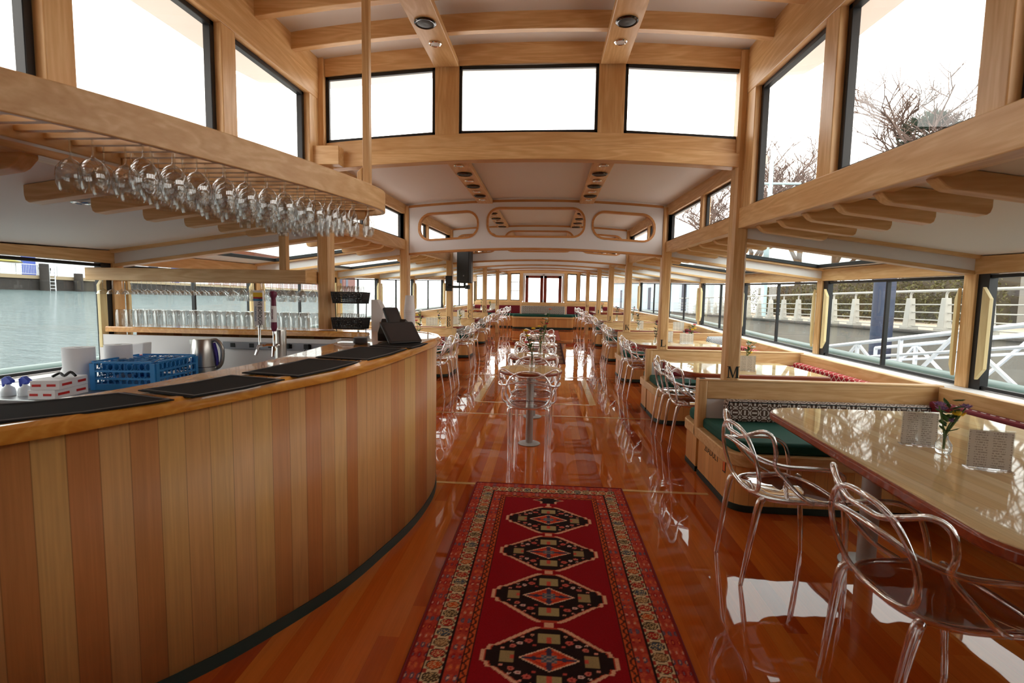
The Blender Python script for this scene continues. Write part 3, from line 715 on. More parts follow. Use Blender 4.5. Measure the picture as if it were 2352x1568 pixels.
# far end benches
def far_bench(x0, x1, y0, y1, pat, label, xs=.0):
    z0 = zf(17.6); t = thing('banquette', label, 'bench', ((x0+x1)/2, y1, z0)); h = (x1-x0)/2; d = y1-y0
    MB().prism(rc(-h-xs, h+xs, -d, 0, .12, {(-1,-1), (1,-1)}, -.03), (0, 0, .40)).build('bench_base', BENP, t, uv=True)
    MB().prism(rc(-h-xs-.005, h+xs+.005, -d-.005, 0, .12, {(-1,-1), (1,-1)}, -.03), (0, 0, .09)).build('kick_strip', KICK, t)
    MB().prism(rc(-h-xs-.02, h+xs+.02, -d-.03, 0, .14, {(-1,-1), (1,-1)}, .37), (0, 0, .06)).build('seat_rail', ASH['x'], t, bev=.006)
    MB().prism(rc(-h-xs, h+xs, -d-.01, 0, .12, {(-1,-1), (1,-1)}, .43), (0, 0, .09)).build('seat_cushion', GREEN, t, bev=.02)
    MB().box(-h+.02, h-.02, -.12, -.03, .52, .82).build('back_cushion', pat, t, bev=.02, uv=True)
    MB().box(-h, h, -.04, .04, .80, .95).build('top_rail', ASH['x'], t, bev=.006); MB().box(-h, h, -.03, .03, 0, .80).build('back_panel', WHITE, t)
    return t
far_bench(-.80, .82, 17.15, 17.75, FB, 'central banquette with brown geometric back in front of the red double doors', .28)
far_bench(-2.62, -.86, 17.75, 18.3, BURG, 'banquette against the far wall left of the double doors')
far_bench(.88, 2.55, 17.75, 18.3, BURG, 'banquette against the far wall right of the double doors')
tb = thing('throw_pillow', 'grey and white striped throw pillow in the window corner of the booth before post K', 'pillow', (3.0, 8.30, zf(8.3)+.49), .35)
def pillow_mesh(w_=.34, h=.30, t=.14, n=12):
    m = MB()
    def fn(s): return lambda a, b: ((a-.5)*w_*(1-.12*(abs(2*b-1)**3)), s*t/2*(max(0, (1-(2*a-1)**4)*(1-(2*b-1)**4)))**.5, b*h)
    g1, g2 = MB().grid(n, n, fn(-1)), MB().grid(n, n, fn(1)); m.add(g1.v, g1.f); m.add(g2.v, [tuple(reversed(f)) for f in g2.f]); return m
pillow_mesh().build('cover', STRIPE, tb, smooth=80, uv=True)
# ------------------------------------------------------------------ tables
def booth_table(sg, y0, y1, xa, xb, label, skew=0, r=.22, z=None):
    ym = (y0+y1)/2; z0 = zf(ym) if z is None else z; xm = (xa+xb)/2
    t = thing('booth_table', label, 'table', (sg*xm, ym, z0)); hx = (xb-xa)/2; hy = (y1-y0)/2
    P = rc(-hx, hx, -hy, hy, r, {(-sg, -1), (-sg, 1)} if r > .1 else set(), 0, 8)
    P = [(x+(skew*(y+hy) if x*sg < 0 else 0), y, .752) for x, y, _ in P]
    MB().prism(P, (0, 0, -.012)).build('tabletop', TABLEM, t, bev=.003, uv=True)
    P2 = [(x*(1+.012/hx), y*(1+.012/hy), .747) for x, y, _ in P]
    MB().prism(P2, (0, 0, -.045)).build('table_edge', EDGE, t, bev=.010)
    for dx, dy in (((-.35*hx), 0), ((.45*hx), 0)) if y1 > 4 else ((1.95-xm, 2.68-ym), (1.95-xm, 1.62-ym)):
        MB().tube([(sg*dx, dy, .012), (sg*dx, dy, .70)], .045, 20).build('pedestal', PED, t)
        MB().lathe([(0, .0), (.13, .0), (.13, .008), (.05, .016), (0, .016)], (sg*dx, dy, 0), 28).build('foot_plate', PED, t)
        MB().lathe([(0, .69), (.12, .69), (.12, .702), (0, .702)], (sg*dx, dy, 0), 20).build('top_bracket', PED, t)
    return t
booth_table(1, 1.32, 3.26, 1.47, 2.86, 'large glossy table with a mahogany edge at the near right', .07, .20)
booth_table(1, 4.64, 5.62, 1.50, 2.80, 'glossy booth table between posts M and L')
booth_table(1, 6.95, 8.05, 1.50, 2.75, 'glossy booth table between posts L and K')
booth_table(1, 9.35, 10.25, 1.50, 2.75, 'glossy booth table between posts K and J')
booth_table(1, 11.5, 12.65, 1.50, 2.70, 'glossy booth table between posts J and I')
booth_table(1, 14.3, 17.0, 1.62, 2.34, 'large table at the far right end beyond post H', 0, .35, zf(15.6))
booth_table(-1, 6.9, 8.0, 1.60, 2.85, 'glossy booth table left of the aisle just beyond the bar')
booth_table(-1, 9.3, 10.2, 1.60, 2.85, 'glossy booth table between posts BB and CC')
booth_table(-1, 11.5, 12.6, 1.58, 2.80, 'glossy booth table between posts CC and DD')
booth_table(-1, 14.3, 17.0, 1.66, 2.40, 'large table at the far left end beyond post EE', 0, .35, zf(15.6))
rt = thing('round_table', 'nearest small round pedestal table with a pink rose vase', 'table', (.01, 4.68, zf(4.68)), 0, 'row of round tables along the aisle')
MB().lathe([(0, .715), (.27, .715), (.305, .728), (.308, .742), (.30, .752), (.0, .752)], n=48).build('tabletop', TABLEM, rt, uv=True, smooth=30)
MB().lathe([(.24, .708), (.296, .711), (.311, .722), (.313, .738), (.309, .745), (.24, .745)], n=48).build('table_edge', EDGE, rt, smooth=40)
MB().tube([(0, 0, .012), (0, 0, .712)], .036, 20).build('pedestal', PED, rt)
MB().lathe([(0, 0), (.108, 0), (.110, .006), (.06, .014), (.0, .016)], n=32).build('foot_plate', PED, rt)
for y, lb in ((5.72, 'second round pedestal table of the aisle row'), (6.95, 'third round pedestal table of the aisle row'), (8.2, 'farthest round pedestal table of the aisle row')):
    dup(rt, (.01, y, zf(y)), 0, lb)
# ------------------------------------------------------------------ chairs
def make_chair():
    t = thing('armchair', 'x', 'chair', (0, 0, 0), 0)
    # seat shell
    m = MB(); n = 16
    def out(a):
        c, s_ = math.cos(a), math.sin(a); k = 3.2
        x = .205*math.copysign(abs(c)**(2/k), c); y = .205*math.copysign(abs(s_)**(2/k), s_)
        return x*(1+.08*(y/.2)), y+.02
    rings = []
    for sc, z in ((.02, .437), (.4, .438), (.75, .443), (.93, .452), (1.0, .462)):
        rings.append([(out(2*math.pi*k/28)[0]*sc, out(2*math.pi*k/28)[1]*sc, z+(-.012 if out(2*math.pi*k/28)[1]*sc > .14 else 0)) for k in range(28)])
    rings += [[(x*1.0, y, z-.011) for x, y, z in r] for r in reversed(rings)]
    m.loft(rings, closed=False); m.build('seat', ACRYL, t, smooth=50)
    m = MB(); m.tube([(out(2*math.pi*k/32)[0]*1.0, out(2*math.pi*k/32)[1]*1.0, .455+(-.012 if out(2*math.pi*k/32)[1] > .14 else 0)) for k in range(32)], .011, 8, closed=True); m.build('seat_rim', ACRYL, t, smooth=60)
    for sx in (-1, 1):
        for fr in (0, 1):
            if fr: P = [(.185, .195, .455), (.200, .215, .42), (.198, .232, .22), (.195, .245, .0)]; R = [.016, .017, .014, .0105]
            else: P = [(.165, -.165, .455), (.175, -.19, .42), (.168, -.22, .22), (.162, -.25, .0)]; R = [.016, .018, .014, .0105]
            q = spline([(sx*x, y, z) for x, y, z in P], 4); k = len(q)
            rr = [interp([(0, R[0]), (1/3, R[1]), (2/3, R[2]), (1, R[3])], i/(k-1)) for i in range(k)]
            lg = MB(); lg.tube(q, rr, 10); lg.build('leg', ACRYL, t, smooth=60)
    fl = .75
    A = [(0, -.262, .80), (.085, -.258, .79), (.155, -.245, .745), (.20, -.225, .655), (.195, -.205, .56), (.15, -.19, .49), (.07, -.185, .462), (0, -.185, .458)]
    Af = [(-x, y, z) for x, y, z in A[1:-1]][::-1]
    m = MB(); m.tube(spline(A+Af[:0]+[(-x, y, z) for x, y, z in reversed(A[1:-1])], 4, closed=True), .0105, 8, closed=True); m.build('back_loop', ACRYL, t, smooth=60)
    B = [(0, -.25, .705), (.10, -.245, .70), (.19, -.215, .675), (.255, -.13, .655), (.280, -.02, .655), (.283, .09, .648), (.268, .155, .61), (.235, .165, .53), (.205, .155, .455)]
    m = MB(); m.tube(spline(mir(B), 4), .011, 8); m.build('arm_band', ACRYL, t, smooth=60)
    D = [(0, -.245, .745), (.08, -.247, .75), (.16, -.238, .785), (.225, -.215, .815), (.262, -.185, .795), (.262, -.165, .72), (.235, -.15, .645), (.245, -.09, .57), (.245, -.02, .50), (.215, .05, .458)]
    m = MB(); m.tube(spline(mir(D), 4), .0105, 8); m.build('saddle_loop', ACRYL, t, smooth=60)
    return t
chair0 = make_chair(); usedc = [False]
def chair(x, y, rz, label, group):
    loc = (x, y, zf(y)+.0005)
    if usedc[0]: return dup(chair0, loc, math.radians(rz), label, group)
    usedc[0] = True; chair0.location = loc; chair0.rotation_euler = (0, 0, math.radians(rz)); chair0['label'] = label; chair0['group'] = group; return chair0
G1 = 'clear acrylic armchairs at the booth tables'; G2 = 'clear acrylic armchairs at the round aisle tables'
chair(1.42, 2.585, -88, 'clear acrylic armchair at the near right table, the one closer to post M', G1)
chair(1.49, 1.66, -88, 'clear acrylic armchair cut by the lower right corner of the photo', G1)
ORDN = ['nearest', 'second', 'third', 'fourth']
for i, y in enumerate((4.68, 5.72, 6.95, 8.2)):
    chair(.01, y-.27, 0, 'clear acrylic armchair seen from behind, near side of the %s round table' % ORDN[i], G2)
    chair(.02, y+.29, 180, 'clear acrylic armchair facing the camera, far side of the %s round table' % ORDN[i], G2)
for (xa, ys_, lb) in ((1.60, (4.72, 5.24), 'right booth table before post L'), (1.56, (6.95, 7.62), 'right booth table before post K'), (1.55, (9.4, 10.0), 'right booth table before post J'), (1.55, (11.7, 12.3), 'right booth table before post I')):
    for y, w_ in zip(ys_, ('nearer', 'farther')): chair(xa, y, -90+random.uniform(-6, 6), '%s clear acrylic armchair at the %s' % (w_, lb), G1)
for (xa, ys_, lb) in ((-1.48, (6.72, 7.36), 'left booth table just beyond the bar'), (-1.50, (9.15, 9.82), 'left booth table before post CC'), (-1.50, (11.5, 12.2), 'left booth table before post DD')):
    for y, w_ in zip(ys_, ('nearer', 'farther')): chair(xa, y, 90+random.uniform(-6, 6), '%s clear acrylic armchair at the %s' % (w_, lb), G1)
for sx, nm in ((1, 'right'), (-1, 'left')):
    for y, w_, dx in ((14.55, 'nearest', 1.36), (15.25, 'second', 1.30), (16.1, 'third', 1.25), (16.65, 'farthest', 1.22)):
        chair(sx*(dx+.16), y, -90*sx+random.uniform(-12, 12), '%s clear acrylic armchair at the far %s end table' % (w_, nm), 'armchairs at the %s end table' % nm)
# ------------------------------------------------------------------ vases with flowers, menu holders
LEAF = S('leaf_green', (62, 98, 48), rough=.6); STEM = S('stem_green', (84, 104, 52), rough=.6)
COLS = {'yellow': S('petal_yellow', (240, 196, 40), rough=.6), 'pink': S('petal_pink', (238, 116, 122), rough=.6), 'purple': S('petal_purple', (150, 110, 160), rough=.6), 'white': S('petal_white', (240, 236, 232), rough=.6), 'red': S('petal_red', (176, 36, 60), rough=.6), 'orange': S('petal_orange', (236, 110, 50), rough=.6), 'dark': S('leaf_dark', (58, 62, 48), rough=.6)}
VASEG = blend_clear('vase_glass', (.88, .90, .90), 1.45, .15)
def blossom(m, c, r, seed):
    rnd = random.Random(seed); c = Vector(c)
    for L_ in range(3):
        for k in range(6):
            a = k*math.pi/3+L_*.5+rnd.uniform(-.2, .2); tl = .25+.4*L_
            d = Vector((math.cos(a)*math.cos(tl), math.sin(a)*math.cos(tl), math.sin(tl))); sd = d.cross(Vector((0,0,1))).normalized(); u2 = sd.cross(d)
            q = r*(1-.18*L_); p0 = c
            m.add([p0, p0+d*q*.55+sd*q*.35+u2*q*.1, p0+d*q+u2*q*.25, p0+d*q*.55-sd*q*.35+u2*q*.1, p0+d*q*.5+u2*q*-.08], [(0,1,4),(1,2,4),(2,3,4),(3,0,4)])
def leaf(m, c, d, L_, w_):
    c = Vector(c); d = Vector(d).normalized(); sd = d.cross(Vector((0,0,1)));  sd = sd.normalized() if sd.length > .01 else Vector((1,0,0)); u2 = sd.cross(d)
    pts = [c]; 
    for t, ww in ((.25, .7), (.55, 1), (.8, .65)): pts += [c+d*L_*t+sd*w_/2*ww, c+d*L_*t-u2*w_*.18, c+d*L_*t-sd*w_/2*ww]
    pts.append(c+d*L_); m.add(pts, [(0,1,2),(0,2,3),(1,4,5,2),(2,5,6,3),(4,7,8,5),(5,8,9,6),(7,10,8),(8,10,9)])
def vase(x, y, z, fl, label, seed, h=.10, hs=.17, dark=False, group='flower vases on the tables'):
    rnd = random.Random(seed); t = thing('flower_vase', label, 'vase', (x, y, z), 0, group)
    MB().lathe([(.0, .0), (.024, .0), (.030, .01), (.031, h*.45), (.016, h*.75), (.013, h*.95), (.017, h)], n=18, close=False).build('vase_glass', VASEG, t, smooth=50)
    sm, lm = MB(), MB(); blos = {}
    for i, (cn, dx, dz) in enumerate(fl):
        a = rnd.uniform(-.5, .5); top = (dx, a*.05, h*.8+hs*dz)
        q = spline([(0, 0, .02), (dx*.05, 0, h*.9), (dx*.5, a*.03, h+hs*dz*.4), top], 4); sm.tube(q, .0034, 5)
        blossom(blos.setdefault(cn, MB()), top, .036 if cn not in ('purple', 'red') else .030, seed*10+i)
    for i in range(16 if not dark else 24):
        zz = h*.9+hs*rnd.uniform(.1, 1.0); a = rnd.uniform(0, 6.28); xx = sum(f[1] for f in fl)/len(fl)*(zz-h)/hs
        leaf(lm, (xx, 0, zz), (math.cos(a), math.sin(a), rnd.uniform(.1, .9)), rnd.uniform(.035, .07), rnd.uniform(.02, .034))
    sm.build('stems', STEM, t, smooth=60); lm.build('leaves', COLS['dark'] if dark else LEAF, t, smooth=80, solid=.0006)
    for cn, mm in blos.items(): mm.build('blossom', COLS[cn], t, smooth=80, solid=.0006)
    return t
T_ = lambda y: zf(y)+.7525
vase(2.02, 2.33, .7525, [('purple', -.05, .9), ('purple', -.01, .75), ('purple', .035, .42), ('purple', .07, .85), ('yellow', .05, .62)], 'flower vase with purple blossoms on the near right table', 1, .09, .17, group='flower vases on the booth tables')
vase(2.30, 5.28, T_(5.1), [('yellow', .05, .35), ('white', .03, .9), ('white', .06, .75)], 'flower vase with yellow and white blossoms beside the M post menu stand', 2, .10, .16)
vase(1.76, 7.18, T_(7.5), [('pink', .03, 1.0)], 'vase with dark leafy twigs beside post L', 3, .09, .22, True)
vase(2.36, 7.55, T_(7.5), [('pink', -.04, .35), ('yellow', .03, .7), ('yellow', .07, .8), ('pink', .06, 1.15)], 'vase with pink and yellow flowers behind the menus between posts L and M', 4, .10, .17)
vase(1.95, 9.55, T_(9.8), [('white', -.03, .9)], 'vase with a leafy twig beside post K', 5, .09, .24, True)
vase(2.50, 9.75, T_(9.8), [('orange', .04, .5), ('yellow', .0, 1.0)], 'vase with orange and yellow flowers between posts K and L', 6, .1, .2)
vase(1.85, 11.8, T_(12), [('red', -.02, 1.0), ('red', .05, .8)], 'vase with red flowers beside post J', 7, .1, .25, True)
vase(2.3, 12.2, T_(12), [('pink', .03, .9)], 'vase with a pink flower between posts J and K', 8, .1, .24)
vase(1.85, 15.0, T_(15.6), [('pink', .0, .7), ('white', .03, .9)], 'vase with pink flower on the far right end table', 9, .1, .22)
vase(.02, 4.80, T_(4.68), [('pink', -.06, .75), ('yellow', -.07, 1.45), ('yellow', -.05, 1.15), ('white', .02, 1.0)], 'vase with a pink rose and yellow buds on the nearest round table', 10, .14, .17)
vase(.09, 5.78, T_(5.72), [('yellow', -.09, 1.0), ('purple', .0, .95), ('red', .07, 1.3)], 'vase with yellow, purple and dark red blooms on the second round table', 11, .12, .21)
vase(.12, 7.0, T_(6.95), [('yellow', -.07, .6), ('white', .03, 1.0), ('red', .02, .3)], 'vase with tall white sprig on the third round table', 12, .1, .27)
vase(.14, 8.25, T_(8.2), [('orange', .07, 1.2), ('white', -.0, .9)], 'vase with orange sprig on the farthest round table', 13, .1, .30)
vase(-1.72, 6.95, T_(7.4), [('pink', -.04, 1.0), ('red', .02, .7)], 'vase with red buds just behind the bar end tablet', 14, .1, .2)
vase(-2.35, 9.4, T_(9.7), [('white', -.05, .9), ('white', .0, 1.1), ('yellow', -.08, .6)], 'vase with white flowers left of post BB', 15, .1, .2)
vase(-1.95, 9.35, T_(9.7), [('purple', -.03, .6)], 'vase with a purple bud and tall leaf left of post BB', 16, .1, .22)
vase(-1.62, 9.7, T_(9.7), [('yellow', .02, .5), ('white', .0, 1.0)], 'vase with yellow bloom right of post BB', 17, .1, .24)
vase(-1.95, 9.95, T_(9.7), [('pink', .0, 1.0), ('white', .06, .8)], 'vase with pink bloom just right of post BB, farther back', 18, .1, .25)
vase(-1.72, 11.8, T_(12), [('white', -.05, 1.0), ('yellow', .04, .3)], 'vase with drooping yellow bloom right of post CC', 19, .1, .25)
vase(-2.3, 12.3, T_(12), [('yellow', .0, .9), ('yellow', .07, 1.0)], 'vase with yellow flowers between posts CC and DD', 20, .1, .2)
vase(-1.9, 14.9, T_(15.6), [('red', .0, 1.0), ('pink', .05, .6)], 'vase with red flowers right of post DD', 21, .1, .25)
vase(-1.80, 16.4, T_(15.6), [('yellow', .0, .9)], 'vase with a small yellow flower right of post EE', 22, .1, .22)
MENU = newmat('menu_print', rough=.7); N_, L_, b_ = nodes(MENU); sx = N_.new('ShaderNodeSeparateXYZ'); L_.new(coord('UV'), sx.inputs[0]); _u, _v = X(sx.outputs[0]), X(sx.outputs[1])
row = (_v/.0105).fr().gt(.55); wn_ = noise(260, mapping(coord('UV'), (1, .35, 1)), 1); col_ = ((_u+.058)/.058).fr(); ok = col_.gt(.12)*col_.lt(.86)*X(wn_.outputs[0]).gt(.47)
L_.new(mixc(row*ok, lin((246, 234, 224)), lin((186, 168, 156))), b_.inputs['Base Color'])
def menu(x, y, z, rz, label, w_=.115, h=.135):
    t = thing('menu_holder', label, 'menu stand', (x, y, z), math.radians(rz), 'clear menu stands on the tables')
    MB().box(-w_/2, w_/2, -.028, .028, 0, .004).build('base', ACRYL, t)
    MB().box(-w_/2, w_/2, -.0035, -.0015, .004, h).build('front_sheet', GLASSC, t); MB().box(-w_/2, w_/2, .0015, .0035, .004, h).build('rear_sheet', GLASSC, t)
    MB().box(-w_/2+.003, w_/2-.003, -.0008, .0008, .006, h-.006).build('menu_card', MENU, t, uv=True)
    return t
menu(2.02, 2.10, .753, -18, 'menu stand on the near right table, in front of the purple flowers', .15, .17)
menu(1.99, 2.44, .753, -14, 'menu stand on the near right table, behind the purple flowers', .15, .17)
menu(2.14, 4.86, T_(5.1), -4, 'menu stand next to post M on the second right table', .17, .16)
menu(2.26, 7.35, T_(7.5), 4, 'menu stand in front of the pink and yellow flowers near post L', .21, .16)
menu(2.05, 7.55, T_(7.5), 20, 'menu stand partly hidden behind post L', .14, .17)
menu(2.75, 9.65, T_(9.8), 4, 'menu stand between posts K and L', .22, .17)
menu(2.05, 9.85, T_(9.8), 0, 'menu stand just left of post K', .12, .17)
menu(2.2, 12.1, T_(12), 0, 'menu stand between posts J and K', .16, .18)
menu(1.75, 15.2, T_(15.6), 0, 'menu stand on the far right end table', .2, .2)
menu(-2.15, 9.5, T_(9.7), 4, 'menu stand left of post BB', .24, .17)
menu(-1.80, 10.1, T_(9.7), 0, 'menu stand right of post BB', .2, .18)
menu(-2.05, 12.2, T_(12), 0, 'menu stand between posts CC and DD', .2, .18)
menu(-1.72, 16.6, T_(15.6), 0, 'menu stand right of post EE', .22, .2)
# ------------------------------------------------------------------ the bar
OUT = [(-2.8,.45),(-2.2,.66),(-1.72,.92),(-1.375,1.22),(-1.085,1.58),(-.94,1.81),(-.775,2.16),(-.685,2.5),(-.625,2.8),(-.60,3.1),(-.61,3.4),(-.68,3.7),(-.85,3.95),(-1.1,4.10),(-1.5,4.16),(-2.5,4.17),(-3.60,4.17)]
INN = [(-2.8,.85),(-2.3,1.02),(-1.86,1.18),(-1.67,1.46),(-1.45,1.68),(-1.35,1.95),(-1.26,2.24),(-1.20,2.52),(-1.165,2.8),(-1.15,3.1),(-1.15,3.38),(-1.21,3.6),(-1.28,3.74),(-1.40,3.80),(-1.62,3.82),(-2.5,3.82),(-3.60,3.82)]
def zt(y): return interp([(.4, 1.0), (1.2, 1.035), (1.57, 1.065), (1.8, 1.085), (2.18, 1.10), (2.5, 1.12), (2.74, 1.138), (2.95, 1.15), (3.2, 1.152), (4.2, 1.150)], y)
so = spline([(x, y, 0) for x, y in OUT], 6); si = spline([(x, y, 0) for x, y in INN], 6)
bar = thing('bar_counter', 'curved bar clad in vertical wooden planks with a varnished top', 'bar', (-1.6, 2.4, 0))
OB = Vector((-1.6, 2.4, 0))
m = MB(); rings = []
for a, b in zip(so, si):
    z = zt(a.y); d = (a-b); d.z = 0; L = d.length; d /= L
    sec = [(b, 0, z-.045), (b, 0, z-.008), (b, .008, z), (a, -.05, z), (a, -.045, z+.004), (a, -.015, z+.004), (a, 0, z-.008), (a, .004, z-.03), (a, -.004, z-.05)]
    rings.append([tuple(p+d*o-OB+Vector((0, 0, zz))) for p, o, zz in sec])
m.loft(rings); m.build('bar_top', BARTOP, bar, smooth=35)
# plank front
arc = {}; s_ = 0; fr = []
prev = None
for k, (a, b) in enumerate(zip(so, si)):
    d = (b-a); d.z = 0; d.normalize(); p = a+d*.035
    if prev is not None: s_ += (p-prev).length
    prev = p; fr.append(p); arc[(round(p.x-OB.x, 3), round(p.y-OB.y, 3))] = s_
m = MB(); n = len(fr)
for p in fr: m.v += [(p.x-OB.x, p.y-OB.y, 0.0), (p.x-OB.x, p.y-OB.y, zt(p.y)-.045)]
m.f = [(2*i, 2*i+2, 2*i+3, 2*i+1) for i in range(n-1)]
m.build('plank_front', BARP, bar, uv=lambda c, n: (arc.get((round(c.x, 3), round(c.y, 3)), 0)+2, c.z), smooth=60, solid=.006)
m = MB(); rr = []
for a, b in zip(so, si):
    d = (b-a); d.z = 0; d.normalize(); p = a+d*.028-OB; q = a+d*.045-OB
    rr.append([(p.x, p.y, 0), (q.x, q.y, 0), (q.x, q.y, .055), (p.x, p.y, .055)])
m.loft(rr); m.build('kick_strip', KICK, bar)
# inside face
m = MB(); rr = []
for a, b in zip(so[:-25], si[:-25]):
    d = (a-b); d.z = 0; d.normalize(); p = b+d*.02-OB; q = b+d*.035-OB; z = zt(a.y)-.045
    rr.append([(p.x, p.y, 0), (q.x, q.y, 0), (q.x, q.y, z), (p.x, p.y, z)])
m.loft(rr); m.build('inner_panel', WHITE, bar)
MB().box(-3.68-OB.x, -1.35-OB.x, 3.84-OB.y, 3.86-OB.y, .0, 1.08).build('splash_panel', WHITE, bar)
# power strip
ps = thing('power_strip', 'grey power strip with black outlets on the white splash panel', 'power strip', (-2.0, 3.83, 1.02))
MB().box(-.55, .55, -.015, .0, -.035, .025).build('housing', S('strip_grey', (150, 152, 160), rough=.5), ps, bev=.003)
for i in range(6): MB().box(-.48+i*.165, -.44+i*.165, -.018, -.014, -.02, .015).build('outlet', PLASTIC, ps)
MB().box(.42, .45, -.022, -.014, -.018, .016).build('switch', RED, ps, bev=.002)
for i, x in enumerate((.02, .19)):
    g = MB(); g.box(x-.02, x+.02, -.045, -.018, -.02, .02); g.tube(spline([(x, -.04, -.01), (x-.02, -.06, -.06), (x-.05, -.05, -.12), (x-.06, -.03, -.15)], 5), .003, 6)
    g.build('plug', PLASTIC, ps)
# steel back counter
sc_ = thing('steel_counter', 'brushed steel work counter behind the bar', 'counter', (-2.75, 3.15, 0))
MB().box(-.90, .95, -.62, .67, .77, .80).build('worktop', S('counter_steel', (150, 152, 154), rough=.35, metal=.8), sc_, bev=.004)
MB().box(-.88, .93, -.60, .66, .0, .77).build('cabinet_body', S('cabinet_grey', (140, 140, 142), rough=.5), sc_)
# bar mats
MATM = S('rubber_mat', (24, 23, 24), rough=.75, spec=.3); MATE = S('mat_border', (128, 124, 122), rough=.6)
def sc3(x, y, lift):
    Y = y
    for _ in range(4): z = zt(Y)+lift; k = (1.42-z)/(1.42-1.10); Y = y*k
    return ((x-.16)*k+.16, y*k, z)
def mat(pts, label):
    P = [Vector(sc3(x, y, .0055)) for x, y in pts]
    P = [Vector((p.x, p.y, zt(p.y)+.0055)) for p in P]; c = sum(P, Vector())/len(P); t = thing('bar_mat', label, 'mat', c-Vector((0,0,.005)), 0, 'black rubber mats along the bar top'); Q = [p-c+Vector((0,0,.005)) for p in P]
    ctr = sum(Q, Vector())/len(Q)
    MB().prism([q-Vector((0,0,.005)) for q in Q], (0,0,.005)).build('mat_pad', MATM, t, bev=.001)
    o = [q+(ctr-q).normalized()*.014+Vector((0,0,.001)) for q in Q]; i_ = [q+(ctr-q).normalized()*.020+Vector((0,0,.001)) for q in Q]; n = len(Q)
    r = MB(); r.loft([[tuple(o[k]), tuple(i_[k]), tuple(i_[k]+Vector((0,0,.0012))), tuple(o[k]+Vector((0,0,.0012)))] for k in range(n)], closed=True); r.build('border_line', MATE, t, smooth=0)
mat([(-1.42,.88),(-1.24,1.02),(-1.08,1.20),(-.99,1.39),(-1.23,1.47),(-1.37,1.30),(-1.54,1.16)], 'black bar mat nearest the camera at the lower left')
mat([(-.965,1.43),(-.90,1.60),(-.865,1.80),(-1.135,1.87),(-1.165,1.68),(-1.22,1.51)], 'second black bar mat, left of the kettle in front of the blue rack')
mat([(-.85,1.87),(-.80,2.10),(-.785,2.38),(-1.10,2.45),(-1.11,2.20),(-1.13,1.93)], 'third black bar mat, in front of the beer tap tower')
mat([(-.775,2.44),(-.735,2.70),(-.715,2.96),(-1.06,3.05),(-1.08,2.78),(-1.095,2.51)], 'fourth black bar mat, in front of the tablet register')
mat([(-.70,3.02),(-.70,3.25),(-.72,3.5),(-1.05,3.55),(-1.04,3.3),(-1.02,3.11)], 'farthest black bar mat, under the tablet register')
# hanging glass rack
rk = thing('glass_rack', 'overhead wooden rack with curved fascia hung over the bar', 'rack', (-1.3, 2.0, 2.0))
RO = Vector((-1.3, 2.0, 2.0))
RP = [(-2.6,.15),(-2.2,.42),(-1.85,.72),(-1.60,1.0),(-1.42,1.30),(-1.28,1.55),(-1.13,1.92),(-1.02,2.25),(-.94,2.55),(-.885,2.82),(-.88,2.98),(-.93,3.10),(-1.05,3.16)]
def zk(y): return 1.935+.018*(y-1.3)
rp = spline([(x, y, 0) for x, y in RP], 5)
m = MB(); rr = []
for k, p in enumerate(rp):
    q = rp[min(k+1, len(rp)-1)]-rp[max(k-1, 0)]; nrm = Vector((q.y, -q.x, 0)).normalized()
    a, b = p+nrm*.012, p-nrm*.012
    z0, z1 = zk(p.y), zk(p.y)+.125
    rr.append([tuple(Vector((a.x, a.y, z0))-RO), tuple(Vector((b.x, b.y, z0))-RO), tuple(Vector((b.x, b.y, z1))-RO), tuple(Vector((a.x, a.y, z1))-RO)])
m.loft(rr); m.build('fascia', ASH['y'], rk, smooth=40, bev=.004)
def rx(y):    # fascia x at y
    best = min(rp[:-8], key=lambda p: abs(p.y-y)); return best.x
inner = [(-1.62, 1.05), (-1.55, 1.4), (-1.62, 2.0), (-1.72, 3.1)]
MB().bar(Vector((-2.1, .35, 1.965))-RO, Vector((-1.78, 1.1, 1.975))-RO, .05, .07).build('inner_rail', ASH['y'], rk, bev=.004)
MB().bar(Vector((-1.80, 1.1, 1.975))-RO, Vector((-1.62, 1.9, 1.985))-RO, .05, .07).build('inner_rail', ASH['y'], rk, bev=.004)
MB().bar(Vector((-1.62, 1.9, 1.985))-RO, Vector((-1.62, 3.16, 2.0))-RO, .05, .07).build('inner_rail', ASH['y'], rk, bev=.004)
MB().bar(Vector((-1.05, 3.16, 1.99))-RO, Vector((-1.62, 3.16, 1.99))-RO, .04, .09).build('end_rail', ASH['x'], rk, bev=.004)
def ri(y): return interp([(.35, -2.1), (1.1, -1.80), (1.9, -1.62), (3.2, -1.62)], y)
k = 0; y = .75
while y < 3.13:
    a, b = rx(y)-.012, ri(y)
    if y > 3.0: a = -.93
    z = zk(y)+.045; MB().box(b-RO.x, a-RO.x, y-.011-RO.y, y+.011-RO.y, z-.012-RO.z, z+.006-RO.z).build('slat', ASH['x'], rk); y += .082; k += 1
MB().bar((-.93-RO.x, 2.86-RO.y, 0), (-.93-RO.x, 2.86-RO.y, zU(.9, 2.86)-2.02), .042, .042, (0, 1, 0)).build('hanging_pole', ASH['z'], rk, bev=.004)
MB().prism([(-.955-RO.x, 2.84-RO.y, .02), (-.955-RO.x, 2.84-RO.y, .20), (-.985-RO.x, 2.84-RO.y, .17), (-.985-RO.x, 2.84-RO.y, .02)], (0, .04, 0)).build('pole_foot', ASH['z'], rk, bev=.004)
